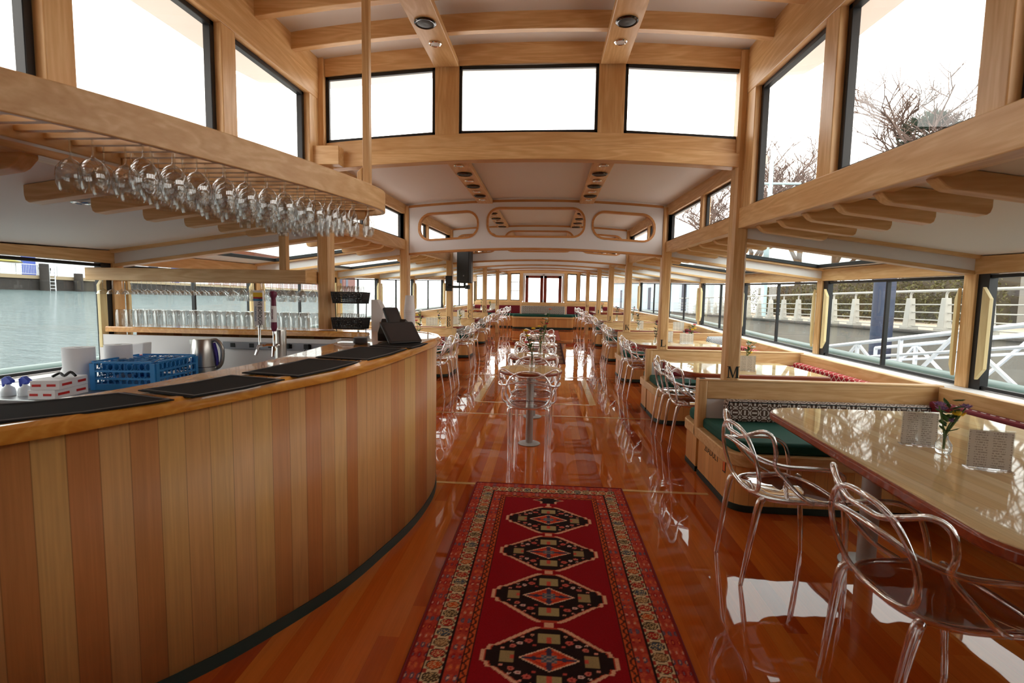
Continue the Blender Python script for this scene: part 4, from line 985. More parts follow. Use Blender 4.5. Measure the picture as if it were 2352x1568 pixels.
# glasses
def wine_prof(h, r, bowl, lip):
    o = [(.0, h), (.034, h), (.034, h-.002), (.008, h-.006), (.0032, h-.02), (.0032, h-(h-bowl)*.92), (.006, bowl*1.0), (r*.55, bowl*.90), (r*.92, bowl*.68), (r, bowl*.45), (r*.95, bowl*.2), (lip, 0)]
    i_ = [(lip-.0012, 0), (r*.95-.0013, bowl*.2), (r-.0013, bowl*.45), (r*.92-.0014, bowl*.66), (r*.55-.0016, bowl*.87), (.0, bowl*.94)]
    return o
def glass_thing(nm, prof, label, cat, group, n=20):
    m = MB(); m.lathe(prof, n=n, close=False); o = m.build(nm, GLASS, None, smooth=50); return tag(o, label, cat, group)
gw = glass_thing('wine_glass', wine_prof(.21, .046, .118, .036), 'stemmed glass hanging upside down in the overhead bar rack', 'glass', 'stemmed glasses hanging in the curved rack')
gf = glass_thing('flute_glass', wine_prof(.205, .031, .125, .026), 'slim stemmed glass hanging upside down at the far end of the curved rack', 'glass', 'slim glasses at the far end of the curved rack')
first = {'w': True, 'f': True}
y = 1.66; row = 0; cnt = 0
rnd = random.Random(5)
while y < 3.06:
    a = rx(y)-.07 if y < 3.0 else -.98
    j = 0; x = a-(.0 if row % 2 else .01)
    while x > ri(y)+.06 and j < 7:
        kind = 'w' if y < 2.45 else 'f'
        if rnd.random() < .93:
            z = zk(y)+.045-.205+.01
            src = gw if kind == 'w' else gf
            loc = (x+rnd.uniform(-.006, .006), y+rnd.uniform(-.005, .005), z)
            if first[kind]: first[kind] = False; src.location = loc
            else:
                c_ = src.copy(); C.objects.link(c_); c_.location = loc
        x -= .094; j += 1
    y += .098; row += 1
# back overhead rail + glasses hanging in it
br = thing('back_glass_rail', 'overhead wooden rail with stemmed glasses along the bar back', 'rack', (-2.8, 3.92, 1.54))
MB().box(-.92, 1.0, -.14, -.115, 0, .105).build('front_board', ASH['x'], br, bev=.004)
MB().box(-.90, 1.0, .10, .125, 0, .105).build('rear_board', ASH['x'], br, bev=.004)
MB().box(.975, 1.0, -.12, .10, 0, .105).build('end_board', ASH['y'], br, bev=.004)
for i in range(22):
    x = -.88+i*.088; MB().box(x-.008, x+.008, -.115, .10, .03, .045).build('slat', ASH['y'], br)
MB().box(.77, .83, -.125, -.07, .105, .50).build('hanger_post', ASH['z'], br, bev=.004)
g2 = glass_thing('coupe_glass', [(0, .15), (.033, .15), (.033, .148), (.006, .143), (.003, .13), (.003, .05), (.008, .042), (.036, .026), (.047, .0)], 'wide coupe glass hanging under the back rail above the tumblers', 'glass', 'coupe glasses under the back rail', 20)
g3 = glass_thing('tasting_glass', wine_prof(.19, .034, .10, .026), 'tulip glass hanging under the back rail near the beer taps', 'glass', 'tulip glasses under the back rail', 20)
ff = [True, True]
for i in range(21):
    for j, yy_ in enumerate((3.86, 3.97)):
        x = -3.64+i*.088+(.04 if j else 0); kind = 0 if i < 13 else 1
        if i == 0 and j: continue
        src = (g2, g3)[kind]; loc = (x, yy_, 1.54+.035-(.15 if kind == 0 else .19))
        if ff[kind]: ff[kind] = False; src.location = loc
        else: c_ = src.copy(); C.objects.link(c_); c_.location = loc
# tumblers on the shelf
tmb = glass_thing('tumbler', [(.0, .145), (.030, .145), (.033, .142), (.0385, .10), (.0395, .0)], 'upturned tumbler standing on the back bar shelf', 'glass', 'upturned tumblers on the back bar shelf', 18)
k = 0
for i in range(22):
    for j, yy_ in enumerate((3.87, 3.965, 4.06)):
        x = -3.50+i*.086+(.03 if j == 1 else 0)
        if x > -1.72 or (j == 2 and i % 2): continue
        if abs(x+1.74) < .11 and yy_ > 3.93: continue
        loc = (x, yy_, zt(4.1)+.0005)
        if k == 0: tmb.location = loc
        else: c_ = tmb.copy(); C.objects.link(c_); c_.location = loc
        k += 1
# baskets with glasses
BK = newmat('black_wicker', lin((24, 22, 24)), rough=.5)
bs = thing('tiered_basket', 'two-tier black basket stand beside the wooden post', 'basket', (-1.50, 3.96, 1.146))
for nm, z in (('lower_basket', .02), ('upper_basket', .235)):
    r = MB(); 
    for k in range(7):
        zz = z+.008+k*.014; e = .012*k/6; w2, d2 = .125+e, .075+e*.6
        r.tube([(-w2, -d2, zz), (w2, -d2, zz), (w2, d2, zz), (-w2, d2, zz)], .0042, 5, closed=True)
    for i in range(19):
        x = -.12+i*.24/18; r.tube([(x, -.075, z), (x*1.09, -.083, z+.095)], .0034, 4); r.tube([(x, .075, z), (x*1.09, .083, z+.095)], .0034, 4)
    for i in range(10):
        y = -.07+i*.14/9; r.tube([(-.125, y, z), (-.137, y*1.1, z+.095)], .0034, 4); r.tube([(.125, y, z), (.137, y*1.1, z+.095)], .0034, 4)
    r.box(-.12, .12, -.072, .072, z, z+.008); r.build(nm, BK, bs, smooth=0)
r = MB()
for sx in (-1, 1): r.tube([(sx*.128, 0, .0), (sx*.136, 0, .25)], .004, 6); r.tube([(sx*.12, -.07, 0), (sx*.12, .07, 0)], .004, 6)
r.build('wire_frame', BK, bs)
sg_ = glass_thing('small_glass', [(.0, .052), (.020, .052), (.024, .045), (.026, 0)], 'small glass stored in the two-tier black basket', 'glass', 'small glasses in the black baskets', 16)
k = 0
for z in (.045, .275):
    for L in range(2):
        for i in range(4):
            for j in range(2):
                loc = (-1.50-.09+i*.06+(.01*L), 3.96-.03+j*.06, 1.146+z+.0+L*.054)
                if k == 0: sg_.location = loc
                else: c_ = sg_.copy(); C.objects.link(c_); c_.location = loc
                k += 1
# dispenser, cup stack, wooden caddy
wd_ = thing('napkin_dispenser', 'white dispenser box behind the tablet register', 'dispenser', (-1.26, 3.92, 1.146))
MB().prism([(-.05, 0, 0), (.02, 0, 0), (.06, 0, .17), (.0, 0, .27), (-.05, 0, .27)], (0, .10, 0)).build('body', WHITE, wd_, bev=.004)
MB().prism([(.01, .01, .25), (.03, .01, .17), (.10, .01, .21), (.13, .01, .25)], (0, .08, 0)).build('clear_bin', GLASSC, wd_)
cdy = thing('sugar_caddy', 'brown wicker caddy with white packets behind the register', 'caddy', (-1.14, 3.86, 1.146))
r = MB(); r.box(-.06, .06, -.05, .05, 0, .09); r.build('wicker_box', wood('wicker', (150, 100, 60), (90, 58, 34), 'x', sc=3), cdy, bev=.004); MB().box(-.05, .05, -.04, .04, .09, .12).build('paper_packets', PAPER, cdy, bev=.006)
cup0 = MB().lathe([(0, 0), (.030, 0), (.040, .105), (.0425, .108), (.0425, .112), (.039, .112), (.029, .003), (0, .003)], n=24, close=False).build('paper_cup', PAPER, None, smooth=40)
# stacked upside down
for k in range(14):
    o = cup0 if k == 0 else cup0.copy()
    if k: C.objects.link(o)
    o.rotation_euler = (math.pi, 0, 0); o.location = (-.86, 3.50, 1.152+.112+k*.0145)
    tag(o, 'white paper cup in the upturned stack beside the register' if 0 < k < 13 else ('topmost white paper cup of the upturned stack beside the register' if k == 13 else 'lowest white paper cup of the upturned stack beside the register'), 'cup', 'stacked paper cups')
# tablet register
tr = thing('tablet_register', 'black tablet register with two screens at the bar end', 'register', (-.82, 2.98, zt(2.98)+.006), math.radians(0))
SCR = S('dark_screen', (46, 46, 50), rough=.2, spec=.6)
def slab_(cx, cy, cz, w_, h, t_, rx_, rz_, nm, par, mt=PLASTIC, screen=True):
    Mx = Matrix.Translation((cx, cy, cz)) @ Matrix.Rotation(math.radians(rz_), 4, 'Z') @ Matrix.Rotation(math.radians(rx_), 4, 'X')
    r = MB(); r.prism(rc(-w_/2, w_/2, -h/2, h/2, .012, {(1,1),(1,-1),(-1,1),(-1,-1)}, -t_), (0, 0, t_)); r.v = [tuple(Mx @ Vector(p)) for p in r.v]; o = r.build(nm, mt, par, bev=.002)
    r = MB(); r.box(-w_/2+.012, w_/2-.012, -h/2+.012, h/2-.012, 0, .001); r.v = [tuple(Mx @ Vector(p)) for p in r.v]; r.build('screen', SCR, o)
    return o
slab_(.10, -.13, .068, .225, .165, .012, 46, 48, 'main_tablet', tr); slab_(.0, .03, .15, .11, .15, .012, 58, 52, 'customer_display', tr)
r = MB(); r.prism([(-.09, -.02, 0), (-.09, .12, 0), (-.09, .12, .12), (-.09, .06, .14), (-.09, -.02, .05)], (.16, 0, 0)); r.build('stand_body', PLASTIC, tr, bev=.004)
cr = thing('card_reader', 'dark card reader with white cable beside the tablet register', 'card reader', (-.98, 2.86, zt(2.86)+.006), .3)
MB().prism(rc(-.04, .04, -.06, .06, .02, {(1,1),(1,-1),(-1,1),(-1,-1)}, 0), (0, 0, .035)).build('body', S('reader_grey', (70, 68, 70), rough=.4), cr, bev=.004)
r = MB(); r.tube(spline([(-.03, .03, .02), (-.10, .02, .012), (-.16, .10, .004), (-.14, .26, .004)], 6), .003, 6); r.tube(spline([(-.03, .05, .02), (-.12, .06, .02), (-.19, .16, .004), (-.15, .30, .004)], 6), .003, 6); r.build('cable', PAPER, cr)
# tap tower
tt = thing('beer_tower', 'stainless steel beer tap tower with two handles', 'beer tap', (-1.62, 3.08, .82))
MB().lathe([(0, 0), (.055, 0), (.055, .01), (.0375, .012), (.0375, .375), (.035, .385), (0, .385)], n=28).build('column', STEEL, tt, smooth=40)
for i, (dx, dy) in enumerate(((-.112, -.03), (.005, -.075))):
    f = MB(); d = Vector((dx, dy, 0)); f.tube([(0, 0, .285), tuple(d*.7+Vector((0,0,.285))), tuple(d*1.15+Vector((0,0,.275))), tuple(d*1.35+Vector((0,0,.215)))], [.012, .012, .013, .009], 10)
    f.tube([tuple(d*1.1+Vector((0,0,.28))), tuple(d*1.1+Vector((0,0,.42)))], .008, 8); f.build('faucet', CHROME, tt)
hd1 = MB(); hx, hy = -.123, -.033
tall = hd1.box(hx-.024, hx+.024, hy-.010, hy+.010, .37, .60).build('tap_handle', PAPER, tt, bev=.004)
for z0, z1, mt_ in ((.555, .585, 'yellow'), (.545, .556, 'red')): MB().box(hx-.0235, hx+.0235, hy-.0112, hy-.010, z0, z1).build('logo_patch', COLS[mt_], tall)
MB().box(hx-.0235, hx+.0235, hy-.0112, hy-.010, .53, .545).build('blue_band', S('tap_blue', (60, 140, 190), rough=.5), tall)
me = text_mesh('FIVE BOROUGHS', .026); me.transform(Matrix.Translation((hx+.008, hy-.0108, .45)) @ Matrix.Rotation(math.pi/2, 4, 'X') @ Matrix.Rotation(-math.pi/2, 4, 'Z')); link('lettering', me, S('ink_black', (30, 30, 36)), tall, smooth=0)
me = text_mesh('FIVE BOROUGHS', .013); me.transform(Matrix.Translation((hx-.014, hy-.0108, .445)) @ Matrix.Rotation(math.pi/2, 4, 'X') @ Matrix.Rotation(-math.pi/2, 4, 'Z')); link('lettering', me, S('ink_blue', (90, 130, 170)), tall, smooth=0)
tall.scale = (1.35, 1, 1); tall.location = (.123*.35, 0, .045)
hx, hy = .006, -.082
MAR = S('maroon', (110, 36, 66), rough=.4)
p2_ = MB().lathe([(0, .34), (.012, .34), (.020, .37), (.018, .42), (.0165, .53), (.014, .555), (.022, .57), (.024, .585), (.018, .60), (0, .604)], (hx, hy, 0), 20).build('tap_handle', MAR, tt, smooth=50)
MB().lathe([(.0192, .40), (.0192, .405), (.0180, .50), (.0178, .505)], (hx, hy, 0), 20, close=False).build('label_band', PAPER, p2_); p2_.location = (0, 0, .04)
me = text_mesh('MOTHER', .016); me.transform(Matrix.Translation((hx, hy-.0196, .452)) @ Matrix.Rotation(math.pi/2, 4, 'X') @ Matrix.Rotation(-math.pi/2, 4, 'Z')); link('lettering', me, MAR, p2_, smooth=0)
# kettle
kt = thing('electric_kettle', 'brushed steel electric kettle on the counter behind the bar', 'kettle', (-2.56, 3.60, .80), math.radians(15)); kt.scale = (1.2, 1.2, 1.2)
MB().lathe([(0, .0), (.085, 0), (.086, .018), (0, .02)], n=28).build('base', PLASTIC, kt)
MB().lathe([(.0, .021), (.078, .021), (.080, .05), (.072, .14), (.060, .228), (.056, .236), (0, .240)], n=36).build('body', STEEL, kt, smooth=40)
MB().lathe([(.0801, .052), (.0807, .052), (.0803, .056), (.0797, .056)], n=36, close=False).build('black_band', PLASTIC, kt)
r = MB(); r.tube(spline([(.055, 0, .225), (.085, 0, .225), (.115, 0, .17), (.112, 0, .09), (.092, 0, .05), (.078, 0, .045)], 5), .013, 10); r.build('handle', STEEL, kt)
MB().tube(spline([(.064, 0, .21), (.078, 0, .14), (.082, 0, .06)], 4), .012, 8).build('water_window', S('blue_window', (60, 50, 150), rough=.2), kt)
MB().prism([(-.052, -.02, .228), (-.052, .02, .228), (-.080, 0, .232)], (0, 0, -.03)).build('spout', STEEL, kt)
# blue glass crate
BLUE = S('blue_crate', (48, 132, 198), rough=.45)
cr_ = thing('dish_crate', 'blue plastic dishwasher rack with honeycomb sides behind the bar', 'crate', (-2.61, 3.12, .80), math.radians(8))
w2, d2, H = .20, .23, .175
def hexwall(a, b, nm):
    r = MB(); a = Vector(a); b = Vector(b); d = (b-a); L = d.length; d.normalize(); cols = 9; pitch = (L-.05)/cols
    def P(u, z): return a+d*u+Vector((0,0,z))
    for u in (.0, L-.03): r.bar(P(u+.015, 0), P(u+.015, H), .03, .016, d.cross(Vector((0,0,1))))
    for z in (.022, .075, .125, .182): r.bar(P(.02, z), P(L-.02, z), .014, .012 if z > .03 else .04)
    for rowz in (.075-.026, .1, .152):
        for c_ in range(cols):
            u = .025+pitch*(c_+.5); rr_ = pitch*.47
            pts = [P(u+rr_*math.cos(math.radians(60*k+30)), rowz+.025*math.sin(math.radians(60*k+30))) for k in range(6)]; r.tube(pts, .0032, 4, closed=True)
    return r.build(nm, BLUE, cr_, smooth=0)
hexwall((-w2, -d2, 0), (w2, -d2, 0), 'side_wall'); hexwall((w2, -d2, 0), (w2, d2, 0), 'side_wall'); hexwall((w2, d2, 0), (-w2, d2, 0), 'side_wall'); hexwall((-w2, d2, 0), (-w2, -d2, 0), 'side_wall')
r = MB()
for i in range(1, 6):
    q = -w2+i*2*w2/6; r.box(q-.003, q+.003, -d2+.01, d2-.01, .10, .175); r.box(-w2+.01, w2-.01, q-.003, q+.003, .10, .175)
r.box(-w2+.01, w2-.01, -d2+.01, d2-.01, .01, .02); r.build('divider_grid', BLUE, cr_, smooth=0)
for i, (dx, dy) in enumerate(((-.14, -.10), (-.05, -.12), (.13, .08), (.16, .15), (.03, .02))):
    o = tag(MB().lathe([(0, 0), (.022, 0), (.024, .08), (.022, .08), (.02, .004), (0, .004)], n=14, close=False).build('shot_glass', GLASS, None), 'small clear glass standing in the blue dish crate', 'glass', 'glasses in the blue dish crate'); o.location = (-2.61+dx*.8, 3.12+dy*.8, .80+.11)
sp = thing('spoon', 'silver spoon sticking out of the blue dish crate', 'spoon', (-2.47, 3.0, .935), .4)
r = MB(); r.tube([(-.10, 0, -.03), (0, 0, .03), (.05, 0, .06)], [.003, .003, .004], 6); r.build('handle', CHROME, sp); r = MB(); r.grid(6, 6, lambda a, b: (.05+.05*a, (b-.5)*.032*math.sin(math.pi*min(max(a, .08), .95))**.6, .06+.028*a-.008*math.sin(math.pi*a))); r.build('bowl', CHROME, sp, solid=.001)
# paper towels
def towel(x, y, h, r0, label, skew=0):
    t = thing('paper_towel_roll', label, 'paper towel', (x, y, .80), 0, 'paper towel rolls behind the bar')
    MB().lathe([(.022, h), (.022, 0), (r0, 0), (r0, h), (.022, h)], n=40, close=False).build('paper_roll', PAPER, t, smooth=40)
    MB().lathe([(.0185, h*.99), (.0185, 0), (.0215, 0), (.0215, h*.99)], n=24, close=False).build('cardboard_core', S('card', (150, 110, 80)), t)
    if skew:
        r = MB(); r.grid(12, 8, lambda a, b: (-r0*1.0-skew*(1-b)*(1-(1-a)**2)*a, -r0*.2+a*.06, b*h)); r.build('loose_sheet', PAPER, t, solid=.001)
towel(-2.92, 2.93, .27, .085, 'paper towel roll nearest the blue crate, with a loose sheet hanging out', .16)
towel(-2.86, 3.16, .27, .08, 'second paper towel roll, behind the one with the loose sheet')
pk = thing('napkin_pack', 'wrapped white pack with red print behind the paper towels', 'package', (-3.10, 3.50, .80), math.radians(18))
r = MB(); r.prism([(-.12, -.07, 0), (.12, -.07, 0), (.13, -.05, .25), (-.11, -.05, .22)], (0, .13, 0)); r.build('wrapper', PAPER, pk, bev=.01); MB().box(-.10, .0, -.072, -.068, .10, .135).build('red_label', RED, pk); MB().box(.09, .12, -.07, -.064, .12, .16).build('red_label', RED, pk)
def bx_(x, y, z, label, rz):
    t = thing('white_box', label, 'box', (x, y, z), math.radians(rz), 'white boxes beside the spray bottles')
    MB().box(-.075, .075, -.12, .12, 0, .055).build('carton', PAPER, t, bev=.002)
    for a in (-.065, .01): MB().box(a, a+.045, -.1215, -.120, .02, .034).build('red_print', RED, t)
    r = MB(); r.box(.0755, .0762, -.10, -.02, .02, .035); r.box(.0755, .0762, .03, .10, .02, .035); r.build('red_print', RED, t)
    return t
bx_(-2.80, 2.68, .80, 'lower white box beside the spray bottles', 8)
bx_(-2.79, 2.68, .856, 'upper white box with red print and black item on top', 14)
bc_ = thing('black_clip', 'small black clip lying on top of the white boxes', 'clip', (-2.77, 2.68, .912), .5)
r = MB(); r.tube(spline([(-.05, 0, .008), (-.02, .02, .025), (.01, -.01, .012), (.03, .02, .03), (.06, 0, .008)], 4), [.008]*17, 6); r.build('black_strap', PLASTIC, bc_)
SB = S('spray_blue', (40, 62, 170), rough=.4)
for i, (x, y) in enumerate(((-3.09, 2.64), (-3.00, 2.66))):
    t = thing('spray_bottle', ('leftmost' if i == 0 else 'right-hand')+' spray bottle with a blue trigger behind the bar', 'bottle', (x, y, .80), math.radians(-10), 'blue trigger spray bottles')
    MB().lathe([(0, 0), (.035, 0), (.036, .02), (.030, .045), (.012, .06), (.012, .07), (0, .07)], n=20).build('bottle_body', S('bottle_white', (222, 226, 232), rough=.3), t, smooth=50)
    r = MB(); r.prism([(-.035, -.012, .10), (.0, -.012, .118), (.045, -.012, .095), (.045, -.012, .080), (.018, -.012, .075), (.016, -.012, .068), (-.014, -.012, .068), (-.02, -.012, .05), (-.032, -.012, .055)], (0, .024, 0)); r.build('trigger_head', SB, t, bev=.003)
# speaker on post BB
sp_ = thing('loudspeaker', 'black loudspeaker on a wall arm fixed to post BB', 'speaker', (-1.29, 8.35, 1.73))
MB().prism([(-.125, -.10, 0), (.09, -.13, 0), (.125, -.09, 0), (.125, .10, 0), (-.08, .14, 0)], (0, 0, .62)).build('cabinet', PLASTIC, sp_, bev=.008)
MB().lathe([(.0, 0), (.012, 0), (.012, .002), (0, .002)], n=16).build('badge', S('badge_grey', (120, 120, 122)), sp_).matrix_local = Matrix.Translation((0, -.119, .12)) @ Matrix.Rotation(math.pi/2, 4, 'X')
r = MB(); r.tube([(-.30, -.0, -.07), (.0, -.0, -.07)], .022, 10); r.tube([(.0, 0, -.09), (.0, 0, 0)], .02, 10); r.lathe([(0, -.035), (.045, -.035), (.045, .035), (0, .035)], (.05, 0, -.07), 16); r.build('bracket_arm', PLASTIC, sp_, bev=.002)
r = MB(); r.box(-.375, -.255, .165, .19, -.14, .13); r.tube([(-.30, 0, -.07), (-.315, .18, -.03)], .022, 10); r.build('mounting_plate', PLASTIC, sp_, bev=.003)
# small fan
fn_ = thing('wall_fan', 'small black caged fan hanging under the bulkheads', 'fan', (-.45, 12.9, 2.60))
r = MB()
for k in range(12):
    a = k*math.pi/12; r.tube([(.16*math.cos(a), -.05, .16*math.sin(a)), (0, -.09, 0), (-.16*math.cos(a), -.05, -.16*math.sin(a))], .004, 4)
for q in (.06, .11, .16): r.tube([(q*math.cos(t*math.pi/12), -.09+.04*q/.16, q*math.sin(t*math.pi/12)) for t in range(24)], .005, 4, closed=True)
r.build('cage', PLASTIC, fn_); r = MB()
for k in range(3):
    a = k*2.094; r.prism([(0, -.03, 0), (.13*math.cos(a), -.04, .13*math.sin(a)), (.13*math.cos(a+.6), -.02, .13*math.sin(a+.6))], (0, .004, 0))
r.build('blades', PLASTIC, fn_); r = MB(); r.lathe([(0, -.04), (.045, -.04), (.045, .04), (0, .04)], (0, 0, 0), 14); r.v = [(x, z, y) for x, y, z in r.v]; r.tube([(0, .0, 0), (.28, .1, .12)], .012, 6); r.build('motor_arm', PLASTIC, fn_)
# ------------------------------------------------------------------ rugs
def rug_colour(x, y, W_, L_, k0):
    """x from -W/2..W/2, y measured from the far edge"""
    ex = W_/2-abs(x); ey = min(y, L_-y); e = min(ex, ey); s = y if ex < ey else x
    n1 = math.sin(x*91.7+y*57.3)*math.sin(y*83.1-x*41.9)
    dk = (60, 18, 20); red = (150, 18, 28); cream = (214, 188, 148); org = (206, 84, 44); sal = (196, 92, 72); blk = (40, 26, 26); blue = (74, 88, 104); grn = (120, 112, 78)
    if e < .012: return (132, 36, 34)
    if e < .070 or .157 <= e < .215:
        base = (178, 62, 48); q = (s/.055) % 1; b = (e/.0275) % 1; kk = int(s/.055)
        d = math.hypot(q-.5, (b-.5)*1.0)
        if d < .16: return ((206, 150, 120), (120, 90, 100), (220, 110, 60), (214, 160, 140))[kk % 4]
        if d < .30: return ((150, 34, 40), (196, 90, 60), (90, 78, 96))[kk % 3]
        return base if n1 < .3 else (196, 84, 60)
    if e < .077 or .150 <= e < .157 or .215 <= e < .221: return blk
    if e < .150:
        q = (s/.062) % 1-.5; b = (e-.1135)/.073; d = math.hypot(q*1.05, b*.95); kk = int(math.floor(s/.062))
        c = ((200, 86, 44), (90, 70, 52), (170, 44, 40), (70, 80, 92), (150, 110, 76), (176, 50, 46))[kk % 6]
        if d < .44:
            if d > .37: return (70, 50, 40)
            a = math.atan2(b, q); return c if math.sin(a*6)*math.sin(d*40) < .3 else (214, 180, 130)
        if abs(q) > .34 and abs(b) > .34: return (170, 60, 50)
        return cream
    if e < .246:
        q = (s/.022) % 2; z = abs(q-1); return (206, 88, 44) if abs((e-.233)/.015-z+.5) > .35 else (90, 40, 30)
    if e < .251: return blk
    # field
    ph = (y-k0)*1.378
    if ph < 0:    # small tip motif
        yy = (y-(k0-.10))
        if abs(yy) < .055:
            w_ = .115*(1-abs(yy)/.055*.5)*(1-.35*(abs(math.sin(yy*60))))
            if abs(x) < w_: return blk if abs(x) < w_-.014 else (226, 168, 136)
        if abs(x) < .012 and k0-.05 < y < k0: return (226, 168, 136)
        return red
    per = .565; k = math.floor(ph/per); yy = ph-k*per-per/2; hx, hy = .262, .262
    if abs(yy) > hy:
        if abs(x) < .022: return (226, 168, 136)
        return red
    ax, ay = abs(x), abs(yy)
    # stepped octagon
    t = ay/hy; 
    wl = interp([(0, 1.0), (.17, 1.0), (.18, .94), (.32, .91), (.33, .83), (.92, .30), (.97, .24), (1.0, .2)], t)*hx*1.05
    if ax > wl: return red
    wi = interp([(0, 1.0), (.17, 1.0), (.18, .94), (.32, .91), (.33, .83), (.92, .30), (.97, .24), (1.0, .2)], min(1, t*1.05))*hx*1.05-.022
    if ax > wi or t > .93: return (228, 172, 140) if ax > wi+.006 else (190, 70, 50)
    d = ax/.125+ay/.095
    if d < 1.0:
        if d > .90: return (236, 190, 160)
        if ax < .030 and ay < .028: return (150, 128, 120) if (int(ax/.010)+int(ay/.010)) % 2 else blue
        if ax < .010 or ay < .008: return (70, 60, 80)
        if math.hypot(ax-.06, ay) < .014 or math.hypot(ax, ay-.055) < .014: return (52, 62, 84)
        return (214, 76, 44) if (ax*9+ay*11) % .4 < .3 else (186, 52, 36)
    if ax < .045 and .12 < ay < .20: return (168, 150, 104) if not (ax < .012 and ay < .17) else (206, 84, 70)
    if .14 < ax < .20 and ay < .042: return (160, 138, 96) if not (ax < .155 and ay < .014) else (206, 84, 70)
    for (mx, my, r_, c) in ((.085, .135, .017, (206, 96, 84)), (.120, .110, .013, (226, 190, 180)), (.150, .085, .014, (206, 110, 96)), (.11, .165, .008, (226, 150, 130)), (.07, .185, .010, (206, 150, 120)), (.19, .065, .008, (226, 150, 130)), (.155, .12, .007, (220, 190, 170)), (.06, .10, .008, (190, 80, 70))):
        if math.hypot(ax-mx, ay-my) < r_: return c if math.hypot(ax-mx, ay-my) > r_*.35 else (150, 40, 40)
    return blk
def rug(name, label, x0, x1, y0, y1, cell, fn):
    W_, L_ = x1-x0, y1-y0; nx = int(W_/cell); ny = int(L_/cell)
    t = thing(name, label, 'rug', ((x0+x1)/2, (y0+y1)/2, zf((y0+y1)/2)))
    zc = zf((y0+y1)/2)
    m = MB(); m.grid(nx, ny, lambda a, b: (W_*(a-.5), L_*(b-.5), zf(y0+L_*b)-zc+.007+.0012*math.sin(b*L_*9)*math.sin(a*5)))
    nv = len(m.v)
    me = bpy.data.meshes.new('rug_pile'); me.from_pydata(m.v, [], m.f); me.update()
    at = me.color_attributes.new('pattern', 'FLOAT_COLOR', 'POINT'); buf = []
    for (x, y, z) in m.v: buf += [*lin(fn(x, L_/2-y)), 1.0]
    at.data.foreach_set('color', buf)
    mt = newmat(name+'_wool', rough=.95, spec=.1); N, L, b = nodes(mt); vc = N.new('ShaderNodeVertexColor'); vc.layer_name = 'pattern'
    nn = noise(160, coord(), 2); hs = N.new('ShaderNodeHueSaturation'); L.new(vc.outputs[0], hs.inputs['Color']); L.new((X(nn.outputs[0])*.5+.72).k, hs.inputs['Value']); L.new(hs.outputs[0], b.inputs['Base Color'])
    bump(b, nn.outputs[0], .3, .004)
    link('rug_pile', me, mt, t, smooth=60)
    e = MB(); 
    for xx in (-W_/2, W_/2):
        e.tube([(xx, L_*(k/20-.5), zf(y0+L_*k/20)-zc+.005) for k in range(21)], .0045, 6)
    for yy_ in (-L_/2, L_/2): e.tube([(-W_/2, yy_, zf(y0+L_/2+yy_)-zc+.005), (W_/2, yy_, zf(y0+L_/2+yy_)-zc+.005)], .0045, 6)
    e.build('rug_binding', S('binding', (120, 30, 34), rough=.9), t)
rug('runner_rug', 'long red patterned runner rug with dark diamond medallions', -.36, .76, .10, 3.62, .0052, lambda x, y: rug_colour(x, y, 1.12, 3.52, .385))
def rug2(x, y):
    e = min(.55-abs(x), min(y, 3.4-y)); 
    if e < .03: return (60, 34, 30)
    if e < .16: return (150, 110, 80) if math.sin(x*120)*math.sin(y*110) > .2 else (84, 50, 40)
    return (120, 84, 62) if math.sin(x*90)*math.sin(y*95) > .15 else (62, 40, 34)
rug('runner_rug', 'dark brown patterned rug on the aisle beyond the round tables', -.55, .56, 9.8, 13.2, .03, rug2)
def rug3(x, y): return (176, 90, 76) if (x*14) % 1 < .4 else ((150, 60, 50) if math.sin(y*40) > 0 else (190, 120, 100))
rug('runner_rug', 'far pinkish red striped rug before the central banquette', -.52, .56, 13.8, 16.7, .03, rug3)
# lettering on the nearest bench base
sgn = thing('life_vest_sign', 'black 20 ADULT lettering and orange plate on the nearest bench end', 'sign', (1.4495, 3.72, .28))
me = text_mesh('20ADULT', .075, .0008); me.transform(Matrix.Rotation(-math.pi/2, 4, 'Z') @ STAND); link('lettering', me, DKINK, sgn, smooth=0)
MB().box(-.001, .0, -.30, -.245, -.05, .075).build('plate_border', PLASTIC, sgn); MB().box(-.0022, -.001, -.293, -.252, -.04, .065).build('orange_plate', S('orange_plate', (220, 96, 34)), sgn)
# ------------------------------------------------------------------ outside: river, piers, trees
WAT = newmat('river_water', lin((98, 116, 118)), rough=.10, spec=.5); N, L, b = nodes(WAT)
n1 = noise(1.1, mapping(coord(), (1, 2.2, 1)), 5, .6, .62); n2 = noise(4.5, mapping(coord(), (1, 1.8, 1)), 4, .4, .6)
bump(b, X(n1.outputs[0])*1.0+X(n2.outputs[0])*.45, 1.0, .35)
def zw(x): return -1.0-(x+4)*.057
river = tag(MB().add([(-160, -60, zw(-160)), (60, -60, zw(60)), (60, 230, zw(60)), (-160, 230, zw(-160))], [(0,1,2,3)]).build('river', WAT, None, smooth=0), 'grey green rippled river water outside the left windows', 'river'); river['kind'] = 'structure'
CONC = S('concrete', (150, 144, 136), rough=.85); CONCD = S('concrete_dark', (92, 88, 84), rough=.85); TIMB = S('pile_timber', (58, 54, 52), rough=.9)
def varied(m, sc=3, amt=.35):
    N, L, b = nodes(m); c = b.inputs['Base Color'].default_value[:3]; nn = noise(sc, coord(), 5); L.new(mixc(X(nn.outputs[0])*amt*2, c, tuple(q*.45 for q in c)), b.inputs['Base Color'])
varied(CONC, 1.2); varied(CONCD, 1.5); varied(TIMB, 3)
RAILM = S('rail_paint', (176, 172, 164), rough=.5); ALU = S('gangway_white', (214, 216, 222), rough=.4)
